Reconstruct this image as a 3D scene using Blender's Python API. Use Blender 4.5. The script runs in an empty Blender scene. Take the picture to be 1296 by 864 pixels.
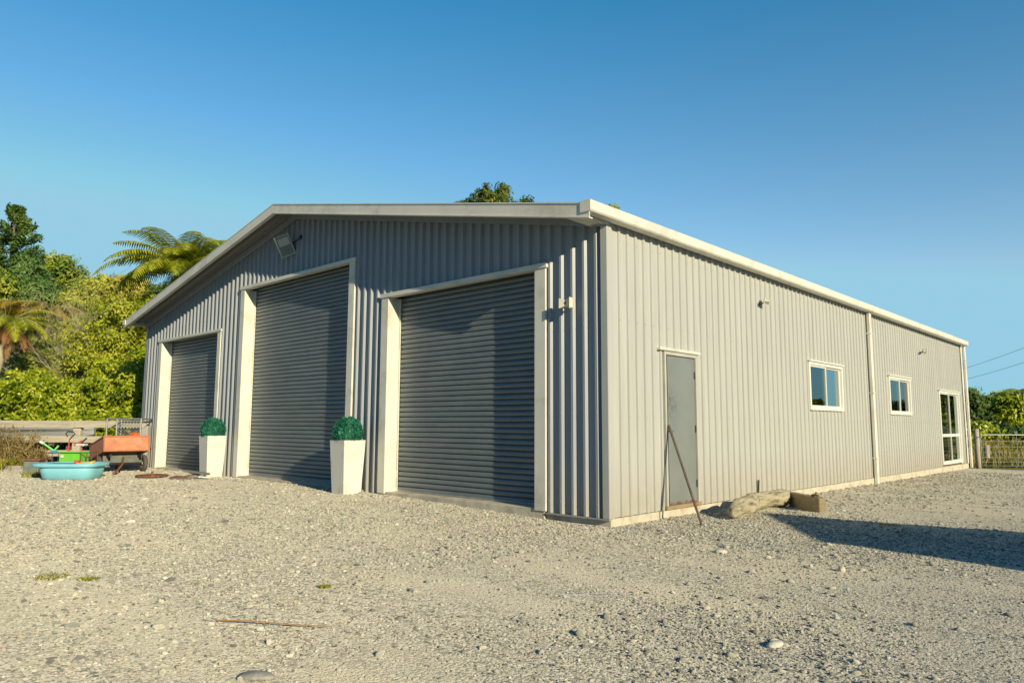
import bpy, math, random
import numpy as np
from mathutils import Vector, Matrix, noise
random.seed(7); rng = np.random.default_rng(11)
S = bpy.context.scene; COL = S.collection
# ------------------------------------------------------------------ camera
ROW = ((0.73001862, 0.6834148, 0.00412558), (0.0747852, -0.08588244, 0.99349453), (-0.67932318, 0.72496098, 0.11380509))
CAM = Vector((5.14744, -7.18626, 1.2)); FPX = 917.8
cd = bpy.data.cameras.new("camera"); cam = bpy.data.objects.new("camera", cd); COL.objects.link(cam)
r_, u_, f_ = [Vector(a) for a in ROW]
m = Matrix((r_, u_, -f_)).transposed().to_4x4(); m.translation = CAM; cam.matrix_world = m
cd.sensor_width = 36; cd.lens = 36 * FPX / 1296; cd.clip_end = 3000; cd.clip_start = .05
S.camera = cam
def spot(px, py, depth):
    """world point seen towards a direction at a given depth"""
    v = r_ * ((px - 648) / FPX) - u_ * ((py - 432) / FPX) + f_
    return CAM + v * depth
def sstep(a, b, x):
    t = max(0, min(1, (x - a) / (b - a))); return t * t * (3 - 2 * t)
def gz(x, y):
    return .1 * sstep(0, -5, x) - .05 * sstep(3, 16, y) * sstep(-2, 0, x)
def gzb(x, y):
    d = math.hypot(x - CAM.x, y - CAM.y)
    w = sstep(2., 3.5, max(abs(x + 7.2) - 7.2, 0) + max(-y, 0)) if y < 0 else sstep(.3, 2, x)
    return gz(x, y) + .022 * w * noise.noise(Vector((x * .55, y * .55, 3))) + .008 * noise.noise(Vector((x * 2.3, y * 2.3, 9)))

# ------------------------------------------------------------------ materials
def lin(h):
    def c(v): return v / 12.92 if v <= .04045 else ((v + .055) / 1.055) ** 2.4
    return tuple(c(int(h[i:i + 2], 16) / 255) for i in (0, 2, 4)) + (1,)
class NT:
    def __init__(s, mat): s.t = mat.node_tree; s.n = s.t.nodes; s.l = s.t.links
    def add(s, typ, **kw):
        n = s.n.new(typ)
        for k, v in kw.items():
            if k in n.inputs: n.inputs[k].default_value = v
            else: setattr(n, k, v)
        return n
    def link(s, a, b): s.l.new(a, b)
    def ramp(s, fac, stops, interp='LINEAR'):
        n = s.n.new('ShaderNodeValToRGB'); e = n.color_ramp.elements; n.color_ramp.interpolation = interp
        e[0].position, e[0].color = stops[0]; e[1].position, e[1].color = stops[-1]
        for p, c in stops[1:-1]:
            q = e.new(p); q.color = c
        s.l.new(fac, n.inputs[0]); return n.outputs[0]
    def mix(s, fac, a, b, mode='MIX'):
        n = s.n.new('ShaderNodeMix'); n.data_type = 'RGBA'; n.blend_type = mode
        for v, i in ((fac, 0), (a, 6), (b, 7)):
            if hasattr(v, 'links'): s.l.new(v, n.inputs[i])
            else: n.inputs[i].default_value = v
        return n.outputs[2]
def g(v): return (v, v, v, 1)
def newmat(name):
    mt = bpy.data.materials.new(name); mt.use_nodes = True; t = NT(mt)
    return mt, t, t.n['Principled BSDF']
def plain(name, col, rough=.6, metal=0., var=.12, scale=3., bump=0., bscale=60., dirt=None, stretch=(1, 1, 1), spec=.5):
    mt, t, b = newmat(name)
    if isinstance(col, str): col = lin(col)
    tc = t.add('ShaderNodeTexCoord'); mp = t.add('ShaderNodeMapping'); mp.inputs['Scale'].default_value = stretch
    t.link(tc.outputs['Object'], mp.inputs[0])
    nz = t.add('ShaderNodeTexNoise', Scale=scale, Detail=6., Roughness=.6); t.link(mp.outputs[0], nz.inputs[0])
    c0 = tuple(x * (1 - var) for x in col[:3]) + (1,); c1 = tuple(min(1, x * (1 + var)) for x in col[:3]) + (1,)
    c = t.ramp(nz.outputs[0], [(.3, c0), (.7, c1)])
    if dirt:
        dc, lo, hi, dscale = dirt
        n2 = t.add('ShaderNodeTexNoise', Scale=dscale, Detail=8., Roughness=.7); t.link(mp.outputs[0], n2.inputs[0])
        f = t.ramp(n2.outputs[0], [(lo, g(0)), (hi, g(1))]); c = t.mix(f, c, lin(dc) if isinstance(dc, str) else dc)
    t.link(c, b.inputs['Base Color'])
    b.inputs['Roughness'].default_value = rough; b.inputs['Metallic'].default_value = metal
    b.inputs['Specular IOR Level'].default_value = spec
    if bump:
        n3 = t.add('ShaderNodeTexNoise', Scale=bscale, Detail=4.); t.link(mp.outputs[0], n3.inputs[0])
        bp = t.add('ShaderNodeBump', Strength=bump, Distance=.01); t.link(n3.outputs[0], bp.inputs['Height']); t.link(bp.outputs[0], b.inputs['Normal'])
    return mt
def cladding_mat(name, col, base_z):
    """painted steel, a little dusty near the ground, faint streaks"""
    mt, t, b = newmat(name)
    tc = t.add('ShaderNodeTexCoord'); mp = t.add('ShaderNodeMapping'); mp.inputs['Scale'].default_value = (6, 6, .35)
    t.link(tc.outputs['Object'], mp.inputs[0])
    nz = t.add('ShaderNodeTexNoise', Scale=1.6, Detail=5., Roughness=.6); t.link(mp.outputs[0], nz.inputs[0])
    c = t.ramp(nz.outputs[0], [(.25, tuple(x * .9 for x in col[:3]) + (1,)), (.75, tuple(x * 1.08 for x in col[:3]) + (1,))])
    sx = t.add('ShaderNodeSeparateXYZ'); t.link(tc.outputs['Object'], sx.inputs[0])
    mr = t.add('ShaderNodeMapRange'); mr.inputs[1].default_value = base_z; mr.inputs[2].default_value = base_z + .7
    mr.inputs[3].default_value = .95; mr.inputs[4].default_value = 0; t.link(sx.outputs[2], mr.inputs[0])
    n2 = t.add('ShaderNodeTexNoise', Scale=5., Detail=6.); t.link(tc.outputs['Object'], n2.inputs[0])
    mm = t.add('ShaderNodeMath', operation='MULTIPLY'); t.link(mr.outputs[0], mm.inputs[0]); t.link(n2.outputs[0], mm.inputs[1])
    c = t.mix(mm.outputs[0], c, (.42, .37, .28, 1)); t.link(c, b.inputs['Base Color'])
    b.inputs['Roughness'].default_value = .42; b.inputs['Specular IOR Level'].default_value = .4
    n4 = t.add('ShaderNodeTexNoise', Scale=1.1, Detail=2.); t.link(tc.outputs['Object'], n4.inputs[0])
    bp = t.add('ShaderNodeBump', Strength=.35, Distance=.03); t.link(n4.outputs[0], bp.inputs['Height']); t.link(bp.outputs[0], b.inputs['Normal'])
    return mt
M = {}
M['clad'] = cladding_mat('painted_cladding', (.335, .36, .38, 1), .1)  # front sheeting: its blue shade is put into the colour
M['clad2'] = cladding_mat('painted_cladding_lighter', (.50, .505, .465, 1), .1)  # same cladding, coloured lighter and warmer for the sunlit side
M['trim'] = plain('cream_trim', (.78, .75, .64, 1), .5, var=.05, dirt=((.46, .41, .31, 1), .5, .85, 2.5))
M['roof'] = plain('roof_steel', (.24, .235, .215, 1), .45, var=.08)
M['conc'] = plain('concrete', (.62, .56, .43, 1), .9, var=.18, scale=5, bump=.5, bscale=40, dirt=((.33, .28, .2, 1), .5, .75, 3))
M['winframe'] = plain('window_frame_cream', (.82, .80, .71, 1), .4, var=.03)
def roller_mat():
    mt, t, b = newmat('roller_steel')
    tc = t.add('ShaderNodeTexCoord'); mp = t.add('ShaderNodeMapping'); mp.inputs['Scale'].default_value = (1, 1, 3)
    t.link(tc.outputs['Object'], mp.inputs[0])
    nz = t.add('ShaderNodeTexNoise', Scale=2.2, Detail=7., Roughness=.65); t.link(mp.outputs[0], nz.inputs[0])
    c = t.ramp(nz.outputs[0], [(.3, (.15, .182, .197, 1)), (.7, (.21, .24, .247, 1))])
    n2 = t.add('ShaderNodeTexNoise', Scale=9., Detail=8., Roughness=.75); t.link(tc.outputs['Object'], n2.inputs[0])
    c = t.mix(t.ramp(n2.outputs[0], [(.68, g(0)), (.8, g(.5))]), c, (.36, .34, .29, 1))
    t.link(c, b.inputs['Base Color']); b.inputs['Roughness'].default_value = .4; b.inputs['Specular IOR Level'].default_value = .5
    b.inputs['Metallic'].default_value = .15
    n4 = t.add('ShaderNodeTexNoise', Scale=1.5, Detail=3.); t.link(tc.outputs['Object'], n4.inputs[0])
    bp = t.add('ShaderNodeBump', Strength=.5, Distance=.02); t.link(n4.outputs[0], bp.inputs['Height']); t.link(bp.outputs[0], b.inputs['Normal'])
    return mt
M['roller'] = roller_mat()
M['dark'] = plain('dark_metal', (.03, .03, .032, 1), .5)
M['galv'] = plain('galvanised', (.36, .37, .35, 1), .45, .5, var=.15, scale=12)
M['screw'] = plain('screw_head', (.5, .49, .45, 1), .4, .3)
def door_mat():
    mt, t, b = newmat('side_door_paint')
    tc = t.add('ShaderNodeTexCoord')
    nz = t.add('ShaderNodeTexNoise', Scale=2.5, Detail=6.); t.link(tc.outputs['Object'], nz.inputs[0])
    c = t.ramp(nz.outputs[0], [(.3, (.20, .225, .215, 1)), (.7, (.24, .262, .245, 1))])
    sx = t.add('ShaderNodeSeparateXYZ'); t.link(tc.outputs['Object'], sx.inputs[0])
    n2 = t.add('ShaderNodeTexNoise', Scale=14., Detail=8., Roughness=.7); t.link(tc.outputs['Object'], n2.inputs[0])
    mr = t.add('ShaderNodeMapRange'); mr.inputs[1].default_value = .14; mr.inputs[2].default_value = .28
    mr.inputs[3].default_value = .55; mr.inputs[4].default_value = 0; t.link(sx.outputs[2], mr.inputs[0])
    ad = t.add('ShaderNodeMath', operation='ADD'); t.link(mr.outputs[0], ad.inputs[0]); t.link(n2.outputs[0], ad.inputs[1])
    c = t.mix(t.ramp(ad.outputs[0], [(.86, g(0)), (1.0, g(1))]), c, (.2, .085, .035, 1))
    # smudges by the latch
    vm = t.add('ShaderNodeVectorMath', operation='DISTANCE'); vm.inputs[1].default_value = (0, 1.42, 1.5); t.link(tc.outputs['Object'], vm.inputs[0])
    m2 = t.add('ShaderNodeMapRange'); m2.inputs[1].default_value = .05; m2.inputs[2].default_value = .38; m2.inputs[3].default_value = .3; m2.inputs[4].default_value = 0
    t.link(vm.outputs['Value'], m2.inputs[0])
    a2 = t.add('ShaderNodeMath', operation='ADD'); t.link(m2.outputs[0], a2.inputs[0]); t.link(n2.outputs[0], a2.inputs[1])
    c = t.mix(t.ramp(a2.outputs[0], [(.7, g(0)), (.86, g(.6))]), c, (.1, .1, .085, 1))
    t.link(c, b.inputs['Base Color']); b.inputs['Roughness'].default_value = .45
    return mt
M['door'] = door_mat()
def glass_mat():
    mt, t, b = newmat('window_glass')
    t.n.remove(b); out = t.n['Material Output']
    gl = t.add('ShaderNodeBsdfGlossy', Roughness=.012); gl.inputs['Color'].default_value = (.52, .58, .60, 1)
    tr = t.add('ShaderNodeBsdfTransparent'); tr.inputs['Color'].default_value = (.55, .6, .6, 1)
    fr = t.add('ShaderNodeFresnel', IOR=1.55)
    ad = t.add('ShaderNodeMath', operation='MULTIPLY_ADD'); ad.inputs[1].default_value = 1.2; ad.inputs[2].default_value = .3; t.link(fr.outputs[0], ad.inputs[0])
    mx = t.add('ShaderNodeMixShader'); t.link(ad.outputs[0], mx.inputs[0]); t.link(tr.outputs[0], mx.inputs[1]); t.link(gl.outputs[0], mx.inputs[2])
    nz = t.add('ShaderNodeTexNoise', Scale=1.5, Detail=1.); tc = t.add('ShaderNodeTexCoord'); t.link(tc.outputs['Object'], nz.inputs[0])
    bp = t.add('ShaderNodeBump', Strength=.12, Distance=.02); t.link(nz.outputs[0], bp.inputs['Height']); t.link(bp.outputs[0], gl.inputs['Normal'])
    t.link(mx.outputs[0], out.inputs[0]); return mt
M['glass'] = glass_mat()
M['curtain'] = plain('curtain', (.5, .47, .4, 1), .9)
M['inside'] = plain('inside_lining', (.12, .12, .11, 1), .9)
M['planter'] = plain('planter_white', (.80, .77, .68, 1), .55, var=.05, scale=4, dirt=((.45, .38, .27, 1), .5, .8, 4))
M['soil'] = plain('planter_soil', (.05, .04, .03, 1), .95, var=.3, scale=30)
M['rust'] = plain('rusty_steel', (.23, .1, .05, 1), .85, .1, var=.4, scale=14, bump=.6, bscale=90, dirt=((.33, .15, .07, 1), .45, .65, 9))
M['rustbar'] = plain('bar_steel', (.14, .1, .08, 1), .7, .2, var=.35, scale=18, bump=.3)
M['orange'] = plain('weathered_orange_paint', (.62, .235, .115, 1), .65, var=.2, scale=6, dirt=((.62, .4, .27, 1), .5, .75, 4))
M['orange2'] = plain('bright_orange_plastic', (.8, .17, .03, 1), .5)
M['greybd'] = plain('grey_board', (.17, .175, .15, 1), .8, var=.25, scale=8)
M['rubber'] = plain('tyre_rubber', (.11, .1, .085, 1), .85, var=.2, scale=20, bump=.3)
M['axle'] = plain('wheel_centre', (.33, .28, .2, 1), .7, var=.3, scale=20)
M['aqua'] = plain('aqua_plastic', (.28, .66, .76, 1), .4, var=.07, scale=5, dirt=((.4, .6, .52, 1), .6, .85, 6))
M['green'] = plain('lime_plastic', (.2, .62, .06, 1), .4, var=.06)
M['green2'] = plain('lime_plastic_light', (.25, .8, .2, 1), .4)
M['white'] = plain('white_plastic', (.8, .8, .76, 1), .45)
M['red'] = plain('red_plastic', (.6, .07, .06, 1), .45)
M['blue'] = plain('blue_plastic', (.06, .3, .6, 1), .45)
M['yellow'] = plain('yellow_plastic', (.9, .42, .02, 1), .45)
M['greystone'] = plain('grey_cover', (.42, .4, .36, 1), .7, var=.15)
def wood_mat(name, c0, c1, dark, scale=1.5, stretch=(1, 1, 1)):
    mt, t, b = newmat(name)
    tc = t.add('ShaderNodeTexCoord'); mp = t.add('ShaderNodeMapping'); mp.inputs['Scale'].default_value = stretch
    t.link(tc.outputs['Object'], mp.inputs[0])
    n = t.add('ShaderNodeTexNoise', Scale=scale * 8, Detail=9., Roughness=.7); t.link(mp.outputs[0], n.inputs[0])
    c = t.ramp(n.outputs[0], [(.25, dark), (.42, c0), (.7, c1)])
    n2 = t.add('ShaderNodeTexNoise', Scale=scale, Detail=4.); t.link(tc.outputs['Object'], n2.inputs[0])
    c = t.mix(t.ramp(n2.outputs[0], [(.55, g(0)), (.8, g(.55))]), c, dark); t.link(c, b.inputs['Base Color'])
    b.inputs['Roughness'].default_value = .85
    bp = t.add('ShaderNodeBump', Strength=.5, Distance=.01); t.link(n.outputs[0], bp.inputs['Height']); t.link(bp.outputs[0], b.inputs['Normal'])
    return mt
M['rail'] = wood_mat('weathered_rail', (.44, .39, .29, 1), (.64, .57, .44, 1), (.17, .15, .12, 1), 1.2, (.12, .12, 1.6))
M['logwood'] = wood_mat('driftwood', (.62, .5, .3, 1), (.76, .64, .42, 1), (.25, .2, .11, 1), 1.8, (1.4, .25, 1.4))
def log_mat():
    mt, t, b = newmat('driftwood_log')
    tc = t.add('ShaderNodeTexCoord'); mp = t.add('ShaderNodeMapping'); mp.inputs['Scale'].default_value = (9, 1.3, 9); t.link(tc.outputs['Object'], mp.inputs[0])
    n = t.add('ShaderNodeTexNoise', Scale=2.2, Detail=9., Roughness=.65); t.link(mp.outputs[0], n.inputs[0])
    c = t.ramp(n.outputs[0], [(.36, (.12, .1, .06, 1)), (.45, (.42, .37, .24, 1)), (.66, (.64, .56, .38, 1))])
    n2 = t.add('ShaderNodeTexNoise', Scale=5., Detail=6., Roughness=.7); t.link(tc.outputs['Object'], n2.inputs[0])
    c = t.mix(t.ramp(n2.outputs[0], [(.6, g(0)), (.68, g(.8))]), c, (.5, .23, .1, 1)); c = t.mix(t.ramp(n2.outputs[0], [(.28, g(.8)), (.4, g(0))]), c, (.22, .21, .15, 1))
    t.link(c, b.inputs['Base Color']); b.inputs['Roughness'].default_value = .9
    bp = t.add('ShaderNodeBump', Strength=1., Distance=.05); t.link(n.outputs[0], bp.inputs['Height']); t.link(bp.outputs[0], b.inputs['Normal']); return mt
M['logwood'] = log_mat()
M['lumber'] = wood_mat('sawn_timber', (.27, .22, .12, 1), (.42, .34, .2, 1), (.07, .06, .035, 1), 3, (.3, 1, 1.4))
M['bark'] = wood_mat('bark', (.14, .11, .08, 1), (.25, .21, .16, 1), (.05, .04, .03, 1), 2, (1, 1, .3))
M['paletwig'] = plain('pale_twig', (.42, .38, .25, 1), .8, var=.25)
M['kerb'] = plain('grey_kerb', (.35, .33, .28, 1), .9, var=.2)

def foliage_mat(name, cols, trans=.25, rough=.5, clump=.8, spec=.35):
    mt, t, b = newmat(name)
    ge = t.add('ShaderNodeNewGeometry'); tc = t.add('ShaderNodeTexCoord')
    n = t.add('ShaderNodeTexNoise', Scale=clump, Detail=3.); t.link(tc.outputs['Object'], n.inputs[0])
    ma = t.add('ShaderNodeMath', operation='MULTIPLY_ADD'); ma.inputs[1].default_value = .55; t.link(ge.outputs['Random Per Island'], ma.inputs[0])
    mb = t.add('ShaderNodeMath', operation='MULTIPLY_ADD'); mb.inputs[1].default_value = 1.5; mb.inputs[2].default_value = -.52; t.link(n.outputs[0], mb.inputs[0])
    t.link(mb.outputs[0], ma.inputs[2])
    k = len(cols); c = t.ramp(ma.outputs[0], [(i / (k - 1), tuple(q) + (1,)) for i, q in enumerate(cols)])
    t.link(c, b.inputs['Base Color']); b.inputs['Roughness'].default_value = rough; b.inputs['Specular IOR Level'].default_value = spec
    tr = t.add('ShaderNodeBsdfTranslucent'); t.link(c, tr.inputs[0])
    mx = t.add('ShaderNodeMixShader'); mx.inputs[0].default_value = trans
    t.link(b.outputs[0], mx.inputs[1]); t.link(tr.outputs[0], mx.inputs[2]); t.link(mx.outputs[0], t.n['Material Output'].inputs[0])
    return mt
F = {}
F['glossy'] = foliage_mat('glossy_leaves', [(.03, .07, .004), (.20, .28, .01), (.50, .56, .03), (.8, .76, .14)], .35, .32, 1.3)
F['olive'] = foliage_mat('olive_leaves', [(.08, .09, .01), (.28, .28, .03), (.48, .44, .06), (.68, .55, .14)])
F['dark'] = foliage_mat('dark_leaves', [(.012, .035, .008), (.035, .08, .012), (.08, .14, .02), (.16, .2, .03)], .2)
F['pine'] = foliage_mat('pine_needles', [(.04, .08, .02), (.09, .18, .04), (.16, .28, .06), (.28, .36, .09)], .25)
F['mid'] = foliage_mat('mid_leaves', [(.035, .08, .01), (.16, .25, .02), (.38, .44, .035), (.6, .56, .1)], .3)
F['fern'] = foliage_mat('fern_fronds', [(.08, .14, .01), (.30, .37, .018), (.56, .57, .035), (.75, .66, .1)], .35)
F['fernyel'] = foliage_mat('yellow_fronds', [(.22, .2, .01), (.42, .32, .02), (.6, .38, .03), (.62, .3, .04)], .35)
F['dead'] = foliage_mat('dead_fronds', [(.14, .06, .025), (.32, .14, .05), (.46, .22, .08), (.5, .32, .15)], .2)
F['dryweed'] = foliage_mat('dry_weed', [(.12, .1, .03), (.3, .22, .08), (.42, .32, .14), (.3, .3, .05)], .25)
F['box'] = foliage_mat('topiary_leaves', [(.008, .09, .055), (.015, .15, .09), (.03, .22, .13), (.06, .3, .19)], .1, .5, 5)
F['grass'] = foliage_mat('field_grass', [(.16, .2, .03), (.28, .27, .05), (.42, .33, .1), (.5, .36, .14)], .3, .6, .25)

def gravel_mat():
    mt, t, b = newmat('gravel')
    tc = t.add('ShaderNodeTexCoord'); P = tc.outputs['Object']
    v1 = t.add('ShaderNodeTexVoronoi', Scale=88., Randomness=1.); t.link(P, v1.inputs['Vector'])
    v2 = t.add('ShaderNodeTexVoronoi', Scale=42., Randomness=1.); t.link(P, v2.inputs['Vector'])
    big = t.add('ShaderNodeTexNoise', Scale=.5, Detail=5., Roughness=.6); t.link(P, big.inputs[0])
    mid = t.add('ShaderNodeTexNoise', Scale=4., Detail=6., Roughness=.7); t.link(P, mid.inputs[0])
    fine = t.add('ShaderNodeTexNoise', Scale=220., Detail=3.); t.link(P, fine.inputs[0])
    s1 = t.add('ShaderNodeSeparateColor'); t.link(v1.outputs['Color'], s1.inputs[0])
    s2 = t.add('ShaderNodeSeparateColor'); t.link(v2.outputs['Color'], s2.inputs[0])
    stops = [(0, (.08, .08, .068, 1)), (.22, (.30, .285, .23, 1)), (.5, (.62, .57, .44, 1)), (.78, (.79, .72, .56, 1)), (1, (.94, .9, .76, 1))]
    c1 = t.ramp(s1.outputs[0], stops); c2 = t.ramp(s2.outputs[0], stops)
    sel = t.ramp(s2.outputs[1], [(.5, g(0)), (.62, g(1))]); c = t.mix(sel, c1, c2)
    # sand between
    sd = t.ramp(fine.outputs[0], [(.35, (.40, .365, .28, 1)), (.65, (.76, .69, .53, 1))])
    sf = t.ramp(mid.outputs[0], [(.38, g(.1)), (.68, g(.5))]); c = t.mix(sf, c, sd)
    mpt = t.add('ShaderNodeMapping'); mpt.inputs['Rotation'].default_value = (0, 0, .5); mpt.inputs['Scale'].default_value = (.22, 1.1, 1); t.link(P, mpt.inputs[0])
    trk = t.add('ShaderNodeTexNoise', Scale=1.2, Detail=3.); t.link(mpt.outputs[0], trk.inputs[0])
    c = t.mix(t.ramp(trk.outputs[0], [(.47, g(0)), (.6, g(.72))]), c, (.70, .635, .48, 1))
    tint = t.ramp(big.outputs[0], [(.3, (.88, .90, .93, 1)), (.7, (1.0, .985, .94, 1))]); c = t.mix(1., c, tint, 'MULTIPLY')
    t.link(c, b.inputs['Base Color']); b.inputs['Roughness'].default_value = .9; b.inputs['Specular IOR Level'].default_value = .25; b.inputs['Diffuse Roughness'].default_value = .8
    h = t.add('ShaderNodeMath', operation='MULTIPLY_ADD'); h.inputs[1].default_value = -1.; h.inputs[2].default_value = 1; t.link(v1.outputs['Distance'], h.inputs[0])
    h2 = t.add('ShaderNodeMath', operation='MULTIPLY_ADD'); h2.inputs[1].default_value = -1.6; t.link(v2.outputs['Distance'], h2.inputs[0]); t.link(h.outputs[0], h2.inputs[2])
    h3 = t.add('ShaderNodeMath', operation='MULTIPLY_ADD'); h3.inputs[1].default_value = .7; t.link(fine.outputs[0], h3.inputs[0]); t.link(h2.outputs[0], h3.inputs[2])
    bp = t.add('ShaderNodeBump', Strength=.6, Distance=.009); t.link(h3.outputs[0], bp.inputs['Height']); t.link(bp.outputs[0], b.inputs['Normal'])
    return mt
M['gravel'] = gravel_mat()
def stone_mat():
    mt, t, b = newmat('loose_stone')
    ge = t.add('ShaderNodeNewGeometry'); tc = t.add('ShaderNodeTexCoord')
    c = t.ramp(ge.outputs['Random Per Island'], [(0, (.16, .165, .15, 1)), (.2, (.30, .30, .26, 1)), (.5, (.46, .44, .35, 1)), (.85, (.58, .54, .42, 1)), (.97, (.74, .71, .6, 1)), (1, (.42, .29, .18, 1))])
    n = t.add('ShaderNodeTexNoise', Scale=60., Detail=4.); t.link(tc.outputs['Object'], n.inputs[0])
    c = t.mix(1., c, t.ramp(n.outputs[0], [(.3, g(.8)), (.7, g(1.1))]), 'MULTIPLY'); t.link(c, b.inputs['Base Color'])
    b.inputs['Roughness'].default_value = .8; b.inputs['Diffuse Roughness'].default_value = 1.
    bp = t.add('ShaderNodeBump', Strength=.3, Distance=.004); t.link(n.outputs[0], bp.inputs['Height']); t.link(bp.outputs[0], b.inputs['Normal'])
    return mt
M['stone'] = stone_mat()
def field_mat():
    mt, t, b = newmat('field_ground')
    tc = t.add('ShaderNodeTexCoord')
    n = t.add('ShaderNodeTexNoise', Scale=.12, Detail=8., Roughness=.65); t.link(tc.outputs['Object'], n.inputs[0])
    n2 = t.add('ShaderNodeTexNoise', Scale=6., Detail=6., Roughness=.7); t.link(tc.outputs['Object'], n2.inputs[0])
    c = t.ramp(n.outputs[0], [(.3, (.13, .16, .03, 1)), (.5, (.26, .24, .06, 1)), (.7, (.36, .27, .1, 1))])
    c = t.mix(1., c, t.ramp(n2.outputs[0], [(.3, g(.6)), (.7, g(1.25))]), 'MULTIPLY'); t.link(c, b.inputs['Base Color'])
    b.inputs['Roughness'].default_value = .95
    bp = t.add('ShaderNodeBump', Strength=.8, Distance=.05); t.link(n2.outputs[0], bp.inputs['Height']); t.link(bp.outputs[0], b.inputs['Normal'])
    return mt
M['field'] = field_mat()

# ------------------------------------------------------------------ object helpers
def props(o, label=None, cat=None, group=None, kind=None):
    if label: o['label'] = label
    if cat: o['category'] = cat
    if group: o['group'] = group
    if kind: o['kind'] = kind
    return o
def empty(name, loc, label, cat, group=None, rz=0):
    o = bpy.data.objects.new(name, None); COL.objects.link(o); o.location = loc; o.rotation_euler[2] = rz
    o.empty_display_size = .2
    return props(o, label, cat, group)
class MB:
    """collects shapes, builds one mesh object; coordinates are the parent's local ones"""
    def __init__(s): s.v = []; s.f = []
    def poly(s, pts, faces):
        b = len(s.v); s.v += [tuple(p) for p in pts]; s.f += [tuple(i + b for i in f) for f in faces]; return s
    def box(s, x0, x1, y0, y1, z0, z1, M4=None, bev=0):
        if bev:
            q = []
            for z, k in ((z0, bev), (z0 + bev, 0), (z1 - bev, 0), (z1, bev)):
                kk = bev - k
                for (x, y, dx, dy) in ((x0, y0, 1, 1), (x1, y0, -1, 1), (x1, y1, -1, -1), (x0, y1, 1, -1)):
                    # two points per corner (chamfer)
                    a = (x + dx * (bev + k * .0), y + dy * k, z); c = (x + dx * k, y + dy * (bev + k * .0), z)
                    q += ([c, a] if (dx * dy) > 0 else [a, c])
            n = 8; fs = [tuple(reversed(range(n)))]
            for r in range(3):
                for i in range(n): j = (i + 1) % n; fs.append((r * n + i, r * n + j, (r + 1) * n + j, (r + 1) * n + i))
            fs.append(tuple(range(3 * n, 4 * n)))
            pts = [Vector(p) for p in q]
        else:
            pts = [Vector((x, y, z)) for z in (z0, z1) for (x, y) in ((x0, y0), (x1, y0), (x1, y1), (x0, y1))]
            fs = [(3, 2, 1, 0), (4, 5, 6, 7), (0, 1, 5, 4), (1, 2, 6, 5), (2, 3, 7, 6), (3, 0, 4, 7)]
        if M4 is not None: pts = [M4 @ p for p in pts]
        return s.poly(pts, fs)
    def tube(s, path, rad, n=8, cap=True):
        path = [Vector(p) for p in path]; rad = rad if isinstance(rad, (list, tuple)) else [rad] * len(path)
        b = len(s.v); up = None
        for i, p in enumerate(path):
            t = (path[min(i + 1, len(path) - 1)] - path[max(i - 1, 0)]).normalized()
            if up is None: up = t.orthogonal().normalized()
            up = (up - t * up.dot(t)).normalized(); w = t.cross(up)
            for k in range(n):
                a = 2 * math.pi * k / n; s.v.append(tuple(p + (up * math.cos(a) + w * math.sin(a)) * rad[i]))
        for i in range(len(path) - 1):
            for k in range(n):
                j = (k + 1) % n; s.f.append((b + i * n + k, b + i * n + j, b + (i + 1) * n + j, b + (i + 1) * n + k))
        if cap:
            s.f.append(tuple(b + k for k in reversed(range(n)))); e = b + (len(path) - 1) * n; s.f.append(tuple(e + k for k in range(n)))
        return s
    def prism(s, pts2, axis, a0, a1):
        """pts2 in the plane across axis ('x': (y,z), 'y': (x,z))"""
        n = len(pts2)
        def mk(p, a): return (a, p[0], p[1]) if axis == 'x' else (p[0], a, p[1])
        pts = [mk(p, a0) for p in pts2] + [mk(p, a1) for p in pts2]
        fs = [tuple(range(n)), tuple(reversed(range(n, 2 * n)))] + [(i, i + n, (i + 1) % n + n, (i + 1) % n) for i in range(n)]
        return s.poly(pts, fs)
    def build(s, name, mat, parent=None, smooth=False, inv=None):
        me = bpy.data.meshes.new(name)
        vs = s.v
        me.from_pydata(vs, [], s.f); me.update(); me.materials.append(mat)
        import bmesh
        bm = bmesh.new(); bm.from_mesh(me); bmesh.ops.recalc_face_normals(bm, faces=bm.faces); bm.to_mesh(me); bm.free()
        if smooth: me.polygons.foreach_set('use_smooth', [True] * len(me.polygons))
        o = bpy.data.objects.new(name, me); COL.objects.link(o)
        if parent: o.parent = parent
        return o
def fastmesh(name, V, Fq, mat, parent=None, smooth=False):
    """V (n,3), Fq (m,k) numpy"""
    me = bpy.data.meshes.new(name); n, k = Fq.shape
    me.vertices.add(len(V)); me.vertices.foreach_set('co', np.ascontiguousarray(V, dtype=np.float32).ravel())
    me.loops.add(n * k); me.loops.foreach_set('vertex_index', np.ascontiguousarray(Fq, dtype=np.int32).ravel())
    me.polygons.add(n); me.polygons.foreach_set('loop_start', np.arange(0, n * k, k, dtype=np.int32)); me.polygons.foreach_set('loop_total', np.full(n, k, dtype=np.int32))
    if smooth: me.polygons.foreach_set('use_smooth', np.ones(n, dtype=bool))
    me.update(calc_edges=True); me.materials.append(mat)
    o = bpy.data.objects.new(name, me); COL.objects.link(o)
    if parent: o.parent = parent
    return o
def bevel(o, w=.004, seg=2):
    md = o.modifiers.new('bevel', 'BEVEL'); md.width = w; md.segments = seg; md.limit_method = 'ANGLE'; return o
def copy_tree(o, parent=None):
    c = o.copy(); COL.objects.link(c)
    if parent: c.parent = parent
    for ch in list(o.children): copy_tree(ch, c)
    return c

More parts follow.
